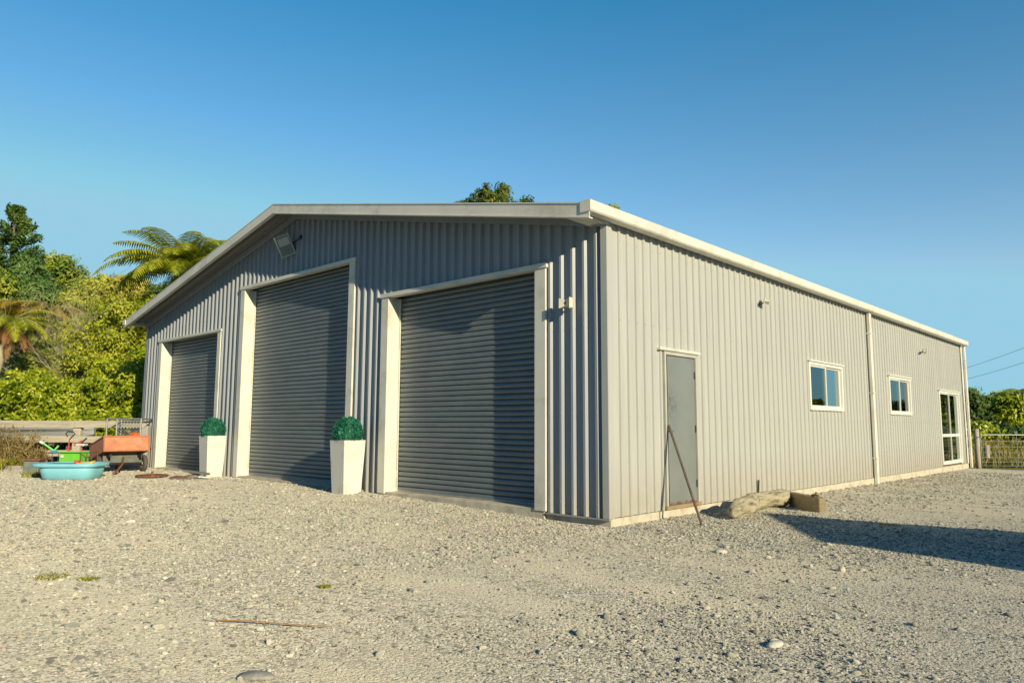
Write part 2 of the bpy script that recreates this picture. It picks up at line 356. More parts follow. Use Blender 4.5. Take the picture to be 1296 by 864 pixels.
# ------------------------------------------------------------------ ground
def axis_coords(lo, hi, fine_lo, fine_hi, fine, grow=1.25):
    a = list(np.arange(fine_lo, fine_hi + 1e-6, fine)); st = fine
    while a[-1] < hi: st *= grow; a.append(a[-1] + st)
    st = fine
    while a[0] > lo: st *= grow; a.insert(0, a[0] - st)
    return np.array(a)
def ground_sheet(name, xs, ys, keep, dz, mat, hf):
    idx = {}; V = []; Fq = []
    Z = np.array([[hf(x, y) + dz for y in ys] for x in xs])
    for i, x in enumerate(xs):
        for j, y in enumerate(ys): V.append((x, y, Z[i, j]))
    ny = len(ys)
    for i in range(len(xs) - 1):
        for j in range(ny - 1):
            if keep((xs[i] + xs[i + 1]) / 2, (ys[j] + ys[j + 1]) / 2):
                Fq.append((i * ny + j, (i + 1) * ny + j, (i + 1) * ny + j + 1, i * ny + j + 1))
    o = fastmesh(name, np.array(V), np.array(Fq), mat, smooth=True); return props(o, kind='structure')
fwd2 = Vector((-.6836, .7298))
def fdepth(x, y): return (x - CAM.x) * fwd2.x + (y - CAM.y) * fwd2.y
def in_yard(x, y):
    if x < -14.4: return fdepth(x, y) < 18.75
    if y > 14 and x > -.3: return fdepth(x, y) < 22.2
    return x < 60 and y > -60 and y < 22
ground_sheet('gravel_yard', axis_coords(-40, 50, -15.5, 9, .14), axis_coords(-50, 30, -8, 6.5, .14), in_yard, 0, M['gravel'], gzb)
ground_sheet('field', axis_coords(-900, 900, -40, 40, 2.5, 1.2), axis_coords(-900, 900, -30, 60, 2.5, 1.2), lambda x, y: not (-12 < x < -3 and 3 < y < 15), -.06, M['field'], gz)

# loose stones ------------------------------------------------------
def ico():
    p = (1 + 5 ** .5) / 2
    v = np.array([(-1, p, 0), (1, p, 0), (-1, -p, 0), (1, -p, 0), (0, -1, p), (0, 1, p), (0, -1, -p), (0, 1, -p), (p, 0, -1), (p, 0, 1), (-p, 0, -1), (-p, 0, 1)], float)
    v /= np.linalg.norm(v[0])
    f = np.array([(0, 11, 5), (0, 5, 1), (0, 1, 7), (0, 7, 10), (0, 10, 11), (1, 5, 9), (5, 11, 4), (11, 10, 2), (10, 7, 6), (7, 1, 8), (3, 9, 4), (3, 4, 2), (3, 2, 6), (3, 6, 8), (3, 8, 9), (4, 9, 5), (2, 4, 11), (6, 2, 10), (8, 6, 7), (9, 8, 1)])
    return v, f
IV, IF = ico()
def rot_z(a): c, s = np.cos(a), np.sin(a); z = np.zeros_like(a); o = np.ones_like(a); return np.stack([np.stack([c, -s, z], -1), np.stack([s, c, z], -1), np.stack([z, z, o], -1)], -2)
def rand_rot(n, tilt):
    a = rng.uniform(0, 2 * np.pi, n); b = rng.normal(0, tilt, n); R1 = rot_z(a)
    c, s = np.cos(b), np.sin(b); z = np.zeros(n); o = np.ones(n)
    R2 = np.stack([np.stack([o, z, z], -1), np.stack([z, c, -s], -1), np.stack([z, s, c], -1)], -2)
    return R1 @ R2
def stones(name, pts, sizes, mat, flat=(.3, .7), tilt=.25, sink=.25):
    n = len(pts); base = np.broadcast_to(IV, (n, 12, 3)) * (1 + rng.uniform(-.22, .22, (n, 12, 1)))
    sc = np.stack([rng.uniform(.75, 1.35, n), rng.uniform(.6, 1., n), rng.uniform(*flat, n)], -1) * sizes[:, None] * .5
    v = base * sc[:, None, :]; v = np.einsum('nij,nkj->nki', rand_rot(n, tilt), v)
    v[:, :, 2] += (sc[:, 2] * (1 - 2 * sink) + 0)[:, None]
    v += pts[:, None, :]
    f = (IF[None] + (np.arange(n) * 12)[:, None, None]).reshape(-1, 3)
    return fastmesh(name, v.reshape(-1, 3), f, mat, smooth=False)
def scatter(n, dens, dmin, dmax, power, size, spread=44):
    out = []; sz = []
    while len(out) < n:
        t = random.random(); d = (dmin ** power + t * (dmax ** power - dmin ** power)) ** (1 / power)
        a = math.radians(-43.1 + random.uniform(-spread, spread)); x = CAM.x + d * math.sin(a); y = CAM.y + d * math.cos(a)
        if -14.6 < x < .03 and y > -.03: continue
        if not in_yard(x, y): continue
        if random.random() > dens(x, y): continue
        out.append((x, y, gzb(x, y))); sz.append(size(d))
    return np.array(out), np.array(sz)
def coarse(x, y):
    """where the chippings lie thick: by the side wall and a band to the left; thin on the packed drive"""
    w = .10 + 1.1 * max(0, noise.noise(Vector((x * .35, y * .35, 1.7)))) 
    w += .8 * sstep(2.6, 1.2, x) * sstep(-1.6, .4, y)             # strip by the side wall
    w += .55 * sstep(-.5, -2.5, x) * sstep(-6.5, -4.2, y) * (.6 + noise.noise(Vector((x * .8, y * .8, 5))))
    w += .35 * sstep(8, 11, y)
    w += .5 * sstep(1.0, -.6, x - .0) * sstep(-.5, -2., y) * sstep(-7.2, -5.6, y)
    w *= .55 + .9 * abs(noise.noise(Vector((x * 1.7, y * 1.7, 8))))
    return min(1, max(.03, w))
p1, s1 = scatter(52000, coarse, 3.1, 11, 1.35, lambda d: .007 + .011 * random.random() ** 2 + .0010 * d)
o = props(stones('fine_chippings', p1, s1, M['stone']), 'fine grey and tan stone chippings spread over the yard', 'gravel', kind='stuff')
p2, s2 = scatter(25000, coarse, 3.4, 24, 1.3, lambda d: .014 + .034 * random.random() ** 2.8 + .0008 * d)
o = props(stones('coarse_gravel', p2, s2, M['stone'], (.22, .6)), 'coarser flat river stones lying loose on the yard', 'gravel', kind='stuff')
p3, s3 = scatter(230, lambda x, y: .12 + .9 * coarse(x, y) * (1 if x < 1 else .4), 3.5, 14, 1.3, lambda d: .05 + .05 * random.random() ** 2)
o = props(stones('scattered_cobbles', p3, s3, M['stone'], (.25, .5), .2), 'scattered larger pebbles among the gravel', 'pebbles', kind='stuff')

def rock(name, loc, sx, sy, sz, rz, col, label):
    me = bpy.data.meshes.new(name); import bmesh
    bm = bmesh.new(); bmesh.ops.create_icosphere(bm, subdivisions=3, radius=1)
    for v in bm.verts:
        k = 1 + .18 * noise.noise(v.co * 1.3 + Vector(loc)); v.co = Vector((v.co.x * sx * k, v.co.y * sy * k, v.co.z * sz * k))
    bm.to_mesh(me); bm.free(); me.polygons.foreach_set('use_smooth', [True] * len(me.polygons))
    me.materials.append(plain(name + '_surface', col, .8, var=.2, scale=20, bump=.4, bscale=80))
    o = bpy.data.objects.new(name, me); COL.objects.link(o); o.location = (loc[0], loc[1], gzb(*loc[:2]) + sz * .45); o.rotation_euler[2] = rz
    return props(o, label, 'stone')
rock('stone', (1.80, -5.38, 0), .085, .05, .02, .7, (.36, .34, .28, 1), 'flat grey oval stone in the near gravel at the bottom of the photo')
rock('stone', (3.36, -3.14, 0), .07, .03, .022, 1.4, (.62, .58, .48, 1), 'pale finger shaped stone on the packed gravel, nearer the viewer than the log')
rock('stone', (1.76, -.66, 0), .06, .045, .025, .4, (.62, .57, .45, 1), 'pale chunky stone on the gravel, nearer the viewer than the leaning bar')
rock('stone', (1.66, -.35, 0), .05, .035, .02, 2.4, (.55, .52, .42, 1), 'small pale stone just behind the chunky one on the drive')
rock('stone', (2.9, -.75, 0), .04, .03, .03, 2.4, (.68, .6, .45, 1), 'small cream stone on the open gravel to the right, beside the long ground shadow')
# thin dry stick
w = MB().tube([(.72, -5.07, .012), (.9, -4.95, .02), (1.1, -4.82, .012), (1.33, -4.66, .01)], [.006, .0045, .004, .003], 6).build('stick', plain('dry_cane', (.42, .25, .1, 1), .8))
props(w, 'thin brown dry stick lying on the near gravel', 'stick')

# ------------------------------------------------------------------ shed
W = 14.5; L = 18.6; EZ = 3.70; RZ = 5.20; RX = -7.25; SL = (RZ - EZ) / 7.25; OH = .55; BZ = .1
shed = empty('metal_shed', (0, 0, 0), 'large grey metal shed with cream trim, low gable roof and three dark roller doors', 'shed')
def gable(x): return RZ - SL * abs(x - RX)
PITCH = .187
def profile(a0, a1, start=0., steep=False):
    """trapezoid sheeting: list of (u, out) between a0 and a1, out = how far the rib stands proud"""
    H = .023 if steep else .042; sect = ((0, 0), (.007, H), (.045, H), (.052, 0)) if steep else ((0, 0), (.026, H), (.060, H), (.086, 0)); pts = []; k = math.floor((a0 - start) / PITCH) - 1
    while True:
        b = start + k * PITCH
        for du, h in sect: pts.append((b + du, h))
        if b > a1: break
        k += 1
    def at(u):
        for (u0, h0), (u1, h1) in zip(pts, pts[1:]):
            if u0 <= u <= u1: return h0 + (h1 - h0) * (u - u0) / max(1e-9, u1 - u0)
        return 0
    return [(a0, at(a0))] + [p for p in pts if a0 + 1e-4 < p[0] < a1 - 1e-4] + [(a1, at(a1))]
def sheet(mb, u0, u1, zlo, zhi, place, start=0.):
    pr = profile(u0, u1, start, place is ps); b = len(mb.v)
    for u, h in pr:
        mb.v.append(place(u, h, zlo)); mb.v.append(place(u, h, zhi(u) if callable(zhi) else zhi))
    for i in range(len(pr) - 1): mb.f.append((b + 2 * i, b + 2 * i + 2, b + 2 * i + 3, b + 2 * i + 1))
YF = .004  # pans of the front sheeting
pf = lambda u, h, z: (u, YF - h, z)
ps = lambda u, h, z: (-YF + h, u, z)
gtop = lambda u: gable(u) + .02
doors = [(-13.65, -13.47, -10.42, -10.27, 3.20, 3.26), (-9.42, -9.24, -5.44, -5.27, 4.00, 4.07), (-4.48, -4.30, -1.13, -.94, 3.25, 3.32)]
mb = MB(); x = -W
for (xo, xi, xj, xp, zi, zo) in doors:
    sheet(mb, x, xo + .05, BZ, gtop, pf); sheet(mb, xo + .05, RX if xo < RX < xp else xp - .05, zi + .02, gtop, pf)
    if xo < RX < xp: sheet(mb, RX, xp - .05, zi + .02, gtop, pf)
    x = xp - .05
sheet(mb, x, -.001, BZ, gtop, pf)
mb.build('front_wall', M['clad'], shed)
# side wall with openings: (y0,y1,z0,z1)
opens = [(1.25, 2.12, BZ, 2.19), (6.30, 7.98, 1.52, 2.37), (11.1, 12.8, 1.50, 2.35), (15.6, 17.87, BZ, 2.17)]
mb = MB(); mb2 = MB(); y = 0.001
for (a, b_, z0, z1) in opens:
    tgt = mb if a < 9.7 else mb2
    if y < 9.72 < a:
        sheet(mb, y, 9.72, BZ, EZ + .03, ps, .05); sheet(mb2, 9.72, a, BZ, EZ + .03, ps, .05)
    else: sheet(tgt, y, a, BZ, EZ + .03, ps, .05)
    sheet(tgt, a, b_, z1, EZ + .03, ps, .05)
    if z0 > BZ: sheet(tgt, a, b_, BZ, z0, ps, .05)
    y = b_
sheet(mb2, y, L, BZ, EZ + .03, ps, .05)
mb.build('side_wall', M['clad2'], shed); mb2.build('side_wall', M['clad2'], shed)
# far sides
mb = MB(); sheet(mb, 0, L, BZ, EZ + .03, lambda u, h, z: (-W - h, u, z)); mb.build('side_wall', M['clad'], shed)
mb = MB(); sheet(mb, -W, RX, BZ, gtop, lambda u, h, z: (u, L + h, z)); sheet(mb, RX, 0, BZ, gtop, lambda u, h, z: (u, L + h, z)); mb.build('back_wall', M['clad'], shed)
# inner lining to keep the inside dark, with window holes left by the strips
mb = MB()
mb.poly([(-W + .1, .5, BZ + .02), (-.5, .5, BZ + .02), (-.5, L - .1, BZ + .02), (-W + .1, L - .1, BZ + .02)], [(0, 1, 2, 3)])
mb.poly([(-3.2, .5, BZ), (-3.2, L, BZ), (-3.2, L, 3.6), (-3.2, .5, 3.6)], [(0, 1, 2, 3)])
mb.build('inner_partition', M['inside'], shed)
# slab
mb = MB(); mb.box(-W + .03, -.012, .012, L - .02, -.4, BZ - .012)
mb.build('concrete_slab', M['conc'], shed)
for (xo, xi, xj, xp, zi, zo) in doors: MB().box(xo + .06, xp - .04, -.035, .26, -.3, .135, bev=.006).build('door_sill', M['conc'], shed)
mb = MB(); mb.box(-.2, .028, .0, 1.06, -.3, BZ - .006, bev=.005); mb.box(-.2, .03, 1.09, L, -.3, BZ - .006, bev=.005); mb.build('concrete_kerb', M['conc'], shed)
# drip flashing along the foot of the front sheets
xs_ = [-W] + [v for d in doors for v in (d[0], d[3])] + [0]
for a, b_ in zip(xs_[::2], xs_[1::2]): MB().box(a, b_ + (.04 if b_ == 0 else 0), -.052, .0, BZ - .02, BZ - .002).build('base_flashing', M['clad'], shed)
# corner flashings
mb = MB(); mb.box(-.055, .036, -.046, -.040, BZ, EZ + .04); mb.box(.032, .038, -.0395, .06, BZ, EZ + .04); mb.build('corner_flashing', M['clad2'], shed)
mb = MB(); mb.box(-W - .036, -W + .10, -.046, -.040, BZ, gable(-W) + .02); mb.box(-W - .038, -W - .032, -.034, .13, BZ, EZ + .02); mb.build('corner_flashing', M['clad'], shed)
mb = MB(); mb.box(.030, .036, L - .13, L + .03, BZ, EZ + .02); mb.build('corner_flashing', M['trim'], shed)
# screws
mb = MB()
def screw(mb, p, n):
    p = Vector(p); n = Vector(n); t = n.orthogonal().normalized() * .007; w_ = n.cross(t)
    pts = [p + t * math.cos(a) + w_ * math.sin(a) for a in [i * math.pi / 3 for i in range(6)]]
    mb.poly(pts + [q + n * .006 for q in pts], [tuple(range(6, 12))] + [(i, (i + 1) % 6, (i + 1) % 6 + 6, i + 6) for i in range(6)])
k = 0
while -.05 - k * PITCH > -W:
    xx = math.floor(-.08 / PITCH) * PITCH - k * PITCH + .043; k += 1
    for z in (.25, 1.35, 2.45, 3.55, 4.6):
        if z < gable(xx) - .1 and xx > -W + .1 and not any(d[0] < xx < d[3] and z < d[5] + .02 for d in doors): screw(mb, (xx, YF - .042, z), (0, -1, 0))
for k in range(int((L - .2) / PITCH)):
    yy = .05 + k * PITCH + .026 + PITCH
    for z in (.22, 1.3, 2.5, 3.5):
        if not any(a - .05 < yy < b_ + .05 and z0 - .05 < z < z1 + .08 for a, b_, z0, z1 in opens): screw(mb, (-YF + .023, yy, z), (1, 0, 0))
props(mb.build('screw_heads', M['screw'], shed), kind='stuff')
# roof sheets: ribs run down the slope, seen from below under the overhang
def roof_side(sgn, xe):
    mb = MB(); ys0 = -OH; pr = profile(ys0 + .03, L + .2)
    b = len(mb.v)
    for y_, h in pr:
        for xx in (RX, xe):
            mb.v.append((xx, y_, RZ - SL * abs(xx - RX) + .05 + h * 1.1))
    for i in range(len(pr) - 1): mb.f.append((b + 2 * i, b + 2 * i + 2, b + 2 * i + 3, b + 2 * i + 1))
    o = mb.build('roof', M['roof'], shed); return o
roof_side(1, .12); roof_side(-1, -W - .12)
mb = MB()
for s_, xe in ((1, .05), (-1, -W - .05)):   # ridge cap
    pass
mb.prism([(RX - .22, RZ + .045), (RX, RZ + .1), (RX + .22, RZ + .045), (RX + .22, RZ + .055), (RX, RZ + .115), (RX - .22, RZ + .055)], 'y', -OH + .02, L + .2)
mb.build('ridge_cap', M['roof'], shed)
# verge moulding against the wall, following the slope
mb = MB()
for xa in (.02, -W - .02):
    for (ya, yb, za, zb) in ((-.10, -.045, -.07, .035),):
        pts = []
        for xx in (RX, xa):
            z = gable(xx)
            pts += [(xx, ya, z + za), (xx, yb, z + za), (xx, yb, z + zb), (xx, ya, z + zb)]
        mb.poly(pts, [(0, 1, 2, 3), (7, 6, 5, 4), (0, 4, 5, 1), (1, 5, 6, 2), (2, 6, 7, 3), (3, 7, 4, 0)])
mb.build('verge_moulding', M['clad'], shed)
# barge boards
def barge(xe, seams):
    mb = MB()
    def seg(xa, xb, ya, yb, za, zb):
        pts = []
        for xx in (xa, xb):
            z = gable(xx); pts += [(xx, ya, z + za), (xx, yb, z + za), (xx, yb, z + zb), (xx, ya, z + zb)]
        mb.poly(pts, [(0, 1, 2, 3), (7, 6, 5, 4), (0, 4, 5, 1), (1, 5, 6, 2), (2, 6, 7, 3), (3, 7, 4, 0)])
    cuts = [RX] + seams + [xe]
    for i, (a, b_) in enumerate(zip(cuts, cuts[1:])):
        s_ = math.copysign(.003, b_ - a)
        seg(a + (s_ if i else 0), b_, -OH - .012 - .001 * i, -OH + .0, -.055, .105)
        seg(a + (s_ if i else 0), b_, -OH - .022 - .001 * i, -OH + .05, -.068, -.052)   # folded lip
        seg(a + (s_ if i else 0), b_, -OH - .022 - .001 * i, -OH + .12, .103, .118)    # top fold over the sheets
    return mb.build('barge_board', M['trim'], shed)
barge(.17, [-4.0]); barge(-W - .14, [-10.5])
# gutters: box section along both eaves
for sgn, x0 in ((1, 0.045), (-1, -W - .045)):
    mb = MB(); prf = [(0, .02), (0, -.105), (.012, -.118), (.135, -.118), (.15, -.10), (.15, .015), (.14, .015), (.14, -.10), (.12, -.108), (.012, -.108), (.01, .02)]
    ycuts = [-OH - .025, 1.2, 3.0, 5.0, 7.0, 9.7, 12.1, 14.6, 17., L + .22]
    zt = EZ + .10
    for i, (a, b_) in enumerate(zip(ycuts, ycuts[1:])):
        e = .0015 * (i % 2)
        mb.prism([(x0 + sgn * (u + (e if u > .1 else 0)), zt + v - (e if v < 0 else 0)) for u, v in prf], 'y', a, b_)
        if i: mb.box(min(x0, x0 + sgn * .154), max(x0, x0 + sgn * .154), a - .012, a + .012, zt - .122, zt + .012)
    mb.box(min(x0, x0 + sgn * .152), max(x0, x0 + sgn * .152), -OH - .03, -OH - .026, zt - .12, zt + .018)
    mb.build('gutter', M['trim'], shed)
# small bracket from the wall corner to the end of the overhang (edge flashing)
mb = MB(); mb.box(.0, .04, -OH + .01, .0, EZ - .05, EZ - .015); mb.box(-.2, .036, -OH + .01, -.037, EZ - .034, EZ - .028); mb.build('eave_flashing', M['trim'], shed)
# down pipes
for yy, nm in ((9.70, 0), (18.72, 1)):
    mb = MB(); w_ = .055 if nm == 0 else .045; r0 = .04
    mb.box(r0, r0 + .075, yy - w_, yy + w_, -.05, EZ - .02, bev=.012)
    dp = mb.build('downpipe', M['trim'], shed)
    for z in (.5, 1.9, 3.2): MB().box(r0 - .012, r0 + .08, yy - w_ - .006, yy + w_ + .006, z, z + .03).build('bracket', M['trim'], dp)
# roller doors ------------------------------------------------------
def roller(d, idx):
    xo, xi, xj, xp, zi, zo = d; YD = .22; rp = .0785
    mb = MB(); prof = []; z = .14; sect = [(0, .016), (.003, -.013), (.009, -.019), (.036, -.022), (.060, -.019), (.0655, -.013), (.069, .016)]
    while z < zi + .3:
        prof += [(z + a, b_) for a, b_ in sect]; z += rp
    n = 40; xs = np.linspace(xi + .0, xj, n); V = []
    for zz, o_ in prof:
        for xx in xs:
            V.append((xx, YD + o_ + .004 * noise.noise(Vector((xx * .7, zz * 3.1, idx * 5))) * 2, zz + .003 * noise.noise(Vector((xx * .5, zz * 7, idx)))))
    V = np.array(V); m_ = len(prof); I = np.arange(m_ * n).reshape(m_, n)
    Fq = np.stack([I[:-1, :-1], I[:-1, 1:], I[1:, 1:], I[1:, :-1]], -1).reshape(-1, 4)
    dn = fastmesh('roller_door', V, Fq, M['roller'], shed, smooth=False)
    dn['label'] = ['smallest roller door, at the left end of the front', 'tall middle roller door with the sunlit panel', 'wide right hand roller door nearest the corner'][idx]
    MB().box(xi + .01, xj - .01, YD - .03, YD + .012, .137, .165).build('bottom_rail', M['galv'], dn)
    # guides
    for xa in (xi + .001, xj - .03): MB().box(xa, xa + .029, YD - .045, YD - .028, .137, zi).build('guide_track', M['trim'], dn)
    # trims: hollow cream jambs and head
    mb = MB(); mb.box(xo, xi, -.056, .27, .11, zi, bev=.004); mb.build('door_jamb', M['trim'], shed)
    mb = MB(); mb.box(xj, xp, -.056, .27, .11, zi, bev=.004); mb.build('door_jamb', M['trim'], shed)
    mb = MB(); mb.box(xo - .03, xp + .03, -.072, .05, zi + .001, zo, bev=.004); mb.build('door_head', M['trim'], shed)
for i, d in enumerate(doors): roller(d, i)
# side door ---------------------------------------------------------
y0, y1, _, z1 = opens[0]
mb = MB(); mb.box(-.09, .035, y0, y0 + .045, .13, z1); mb.box(-.09, .035, y1 - .04, y1, .13, z1); mb.box(-.09, .034, y0 + .045, y1 - .04, z1 - .045, z1)
fr = mb.build('door_frame', plain('door_frame_paint', (.5, .49, .42, 1), .5, dirt=((.35, .13, .04, 1), .62, .8, 3)), shed)
dr = MB().box(-.035, .008, y0 + .062, y1 - .045, .15, z1 - .055).build('side_door', M['door'], shed); dr['label'] = 'grey green steel side door, rusty along the bottom'; bevel(dr, .002)
MB().box(-.03, .037, y0 + .046, y0 + .061, .15, z1 - .05).build('seal', M['dark'], dr)  # dark strip painting the shade of the gap at the door edge
for z in (.4, 1.15, 1.9): MB().tube([(.014, y1 - .045, z - .05), (.014, y1 - .045, z + .05)], .010, 8).build('hinge', M['dark'], dr)
mb = MB(); mb.box(.008, .014, y0 + .085, y0 + .13, 1.05, 1.28); mb.tube([(.012, y0 + .107, 1.13), (.05, y0 + .107, 1.13)], .012, 10); mb.tube([(.05, y0 + .1, 1.13), (.052, y0 + .2, 1.128)], .009, 8)
mb.build('handle', M['galv'], dr)
MB().box(-.1, .05, y0 - .02, y1 + .02, .1, .149, bev=.004).build('threshold', plain('threshold_timber', (.34, .27, .16, 1), .8, dirt=((.33, .12, .04, 1), .5, .62, 6)), shed)
MB().box(-.02, .06, y0 - .13, y1 + .07, z1 + .005, z1 + .042, bev=.004).build('door_head_flashing', M['trim'], shed)
# windows -----------------------------------------------------------
def window(y0, y1, z0, z1, name, rail=None, label=None):
    ym = (y0 + y1) / 2; fw = .055
    mb = MB(); X0, X1 = -.07, .042
    mb.box(X0, X1, y0, y0 + fw, z0, z1, bev=.004); mb.box(X0, X1, y1 - fw, y1, z0, z1, bev=.004)
    mb.box(X0, X1 - .003, y0 + fw, y1 - fw, z1 - fw, z1); mb.box(X0, X1 + .008, y0 + fw, y1 - fw, z0, z0 + fw * 1.1)
    fr = MB(); fr.v = mb.v; fr.f = mb.f
    f_o = fr.build(name, M['winframe'], shed)
    if label: f_o['label'] = label
    # sashes
    for a, b_, xs in ((y0 + fw, ym + .035, -.004), (ym - .035, y1 - fw, -.028)):
        mb = MB(); s = .032; za, zb = z0 + fw * 1.1, z1 - fw
        mb.box(xs - .018, xs + .018, a, a + s, za, zb); mb.box(xs - .018, xs + .018, b_ - s, b_, za, zb)
        mb.box(xs - .017, xs + .017, a + s, b_ - s, zb - s, zb); mb.box(xs - .017, xs + .017, a + s, b_ - s, za, za + s)
        if rail: mb.box(xs - .019, xs + .019, a + s, b_ - s, rail - .04, rail + .04)
        mb.build('sash', M['winframe'], f_o)
        MB().poly([(xs, a + s, za + s), (xs, b_ - s, za + s), (xs, b_ - s, zb - s), (xs, a + s, zb - s)], [(0, 1, 2, 3)]).build('pane', M['glass'], f_o)
    MB().box(-.01, .072, y0 - .035, y1 + .035, z1 + .003, z1 + .03, bev=.003).build('head_flashing', M['winframe'], f_o)
    # curtain on the far side
    mb = MB(); n = 30; ya, yb = (ym + .1, y1 - .02) if rail is None else (y0 + .05, y1 - .05); zz0 = z0 + .02
    segs = [(ya, yb)] if rail is None else [(y0 + .05, ym - .45), (ym + .5, y1 - .05)]
    if rail is None: segs = [(y1 - .36, y1 - .02)]
    for (ya, yb) in segs:
        b0 = len(mb.v)
        for i in range(n):
            u = i / (n - 1); yv = ya + (yb - ya) * u; xv = -.2 + .03 * math.sin(u * 38)
            mb.v += [(xv, yv, zz0), (xv, yv, z1 - .03)]
        for i in range(n - 1): mb.f.append((b0 + 2 * i, b0 + 2 * i + 2, b0 + 2 * i + 3, b0 + 2 * i + 1))
    mb.build('curtain', M['curtain'], f_o)
window(6.27, 8.01, 1.49, 2.385, 'window', None, 'sliding window nearer the front corner')
window(11.08, 12.82, 1.47, 2.365, 'window', None, 'sliding window beyond the downpipe')
window(15.58, 17.89, .15, 2.19, 'glass_door', .95, 'cream framed sliding glass door at the far end')
mb = MB(); mb.tube([(.03, 3.98, .1), (.045, 3.98, .35)], .012, 6); mb.build('drain_stub', M['dark'], shed)

# flood light on its arm
def flood(name, label, c, n, up, w_, h_, t_, arm_to, mat, group=None):
    n = Vector(n).normalized(); up = Vector(up); up = (up - n * up.dot(n)).normalized(); rt = up.cross(n)
    root = empty(name, c, label, 'flood light', group)
    M4 = Matrix((rt, up, n)).transposed().to_4x4()
    def P(a, b_, cc): return M4 @ Vector((a, b_, cc))
    mb = MB(); W2, H2 = w_ / 2, h_ / 2
    mb.poly([P(-W2, -H2, 0), P(W2, -H2, 0), P(W2, H2, 0), P(-W2, H2, 0), P(-W2 * .75, -H2 * .75, -t_), P(W2 * .75, -H2 * .75, -t_), P(W2 * .75, H2 * .75, -t_), P(-W2 * .75, H2 * .75, -t_)],
            [(0, 1, 2, 3), (7, 6, 5, 4), (0, 4, 5, 1), (1, 5, 6, 2), (2, 6, 7, 3), (3, 7, 4, 0)])
    bevel(mb.build('housing', mat, root), .006)
    mb = MB(); b = .028 if w_ > .2 else .012
    for (a0, a1, b0, b1) in ((-W2, W2, H2 - b, H2), (-W2, W2, -H2, -H2 + b), (-W2, -W2 + b, -H2 + b, H2 - b), (W2 - b, W2, -H2 + b, H2 - b)): mb.box(a0, a1, b0, b1, .001, .014, M4)
    mb.build('bezel', mat, root)
    MB().box(-W2 + b, W2 - b, -H2 + b, H2 - b, .001, .006, M4).build('lens', M['lensglass'], root)
    MB().box(-W2 * .72, W2 * .72, H2 * .02, H2 * .72, .007, .009, M4).build('lamp_panel', M['lamppanel'], root)
    a = Vector(arm_to) - Vector(c); mb = MB(); mb.tube([P(0, 0, -t_), P(0, -.02, -t_ - .05), a], .012 if w_ > .2 else .01, 8)
    nn = Vector((0, -1, 0)) if abs(arm_to[1]) < .3 else Vector((1, 0, 0)); mb.tube([a - nn * .004, a + nn * .03], .04 if w_ > .2 else .03, 10)
    mb.build('arm', M['dark'], root); return root
M['lensglass'] = plain('lamp_lens', (.22, .25, .2, 1), .15, var=.1)
M['lamppanel'] = plain('lamp_reflector', (.6, .58, .47, 1), .3, var=.05)
M['lamphouse'] = plain('lamp_housing', (.42, .42, .36, 1), .4, .3)
ctr = spot(361, 311, 14.0)
vx = (spot(365.3, 295.1, 14) - spot(346.6, 300.8, 14)); vy = (spot(346.6, 300.8, 14) - spot(355.9, 326.7, 14))
nrm = (vx.cross(vy)).normalized()
if nrm.dot(CAM - ctr) < 0: nrm = -nrm
flood('flood_light', 'large tilted grey flood light on an arm under the gable peak', ctr, nrm + Vector((0, 0, -.18)), vy, .30, .42, .09, (-7.1, -.03, 4.75), M['lamphouse'])
flood('flood_light', 'small square flood light high on the side wall, right of the grey door', (.12, 4.34, 3.24), (.75, -.62, -.1), (.05, .25, 1), .10, .12, .04, (.03, 4.26, 3.2), M['lamphouse'], 'small flood lights on the side wall')
flood('flood_light', 'small square flood light far along the side wall, left of the glass door', (.12, 13.93, 3.14), (.85, -.5, -.15), (.1, .1, 1), .10, .12, .04, (.03, 13.85, 3.1), M['lamphouse'], 'small flood lights on the side wall')
# motion sensor
s_ = empty('motion_sensor', (-.55, -.12, 2.73), 'small cream twin headed motion sensor on the front wall beside the right roller door', 'sensor')
cm = plain('sensor_plastic', (.8, .74, .56, 1), .5)
mb = MB()
for sg in (-1, 1):
    mb.poly([(0, -.0, -.035), (sg * .085, -.03, -.065), (sg * .085, -.03, .065), (0, 0, .035), (0, .05, -.035), (sg * .08, .05, -.06), (sg * .08, .05, .06), (0, .05, .035)],
            [(0, 1, 2, 3), (7, 6, 5, 4), (0, 4, 5, 1), (1, 5, 6, 2), (2, 6, 7, 3)])
mb.build('head', cm, s_); MB().tube([(0, .03, -.03), (0, .07, -.05), (0, .1, -.05)], .012, 8).build('bracket', cm, s_)
MB().tube([(0, -.012, 0), (0, -.002, 0)], .012, 10).build('lens', M['dark'], s_)
# conduit plate on wall beyond downpipe
# ------------------------------------------------------------------ planters with topiary
def leaf_cloud(n, centre, rad, size, jitter=.12, elong=2.0, out=.6):
    """n small leaf quads near an ellipsoid's surface; returns V (4n,3)"""
    d = rng.normal(size=(n, 3)); d /= np.linalg.norm(d, axis=1)[:, None]
    r = 1 + rng.normal(0, jitter, n); p = np.array(centre) + d * np.array(rad) * r[:, None]
    nn = d * out + rng.normal(size=(n, 3)) * .6; nn /= np.linalg.norm(nn, axis=1)[:, None]
    return leaf_quads(p, nn, size * rng.uniform(.6, 1.3, n), elong)
def leaf_quads(p, nn, sz, elong=2.0, hang=0.):
    n = len(p); a = rng.normal(size=(n, 3)); a[:, 2] -= hang; t = a - nn * (a * nn).sum(1)[:, None]; t /= np.linalg.norm(t, axis=1)[:, None]; b = np.cross(nn, t)
    h = sz[:, None] * .5; w_ = h / elong
    return np.stack([p - t * h, p + b * w_ + nn * h * .15, p + t * h, p - b * w_ + nn * h * .15], 1).reshape(-1, 3)
def quads_from(V): return np.arange(len(V)).reshape(-1, 4)
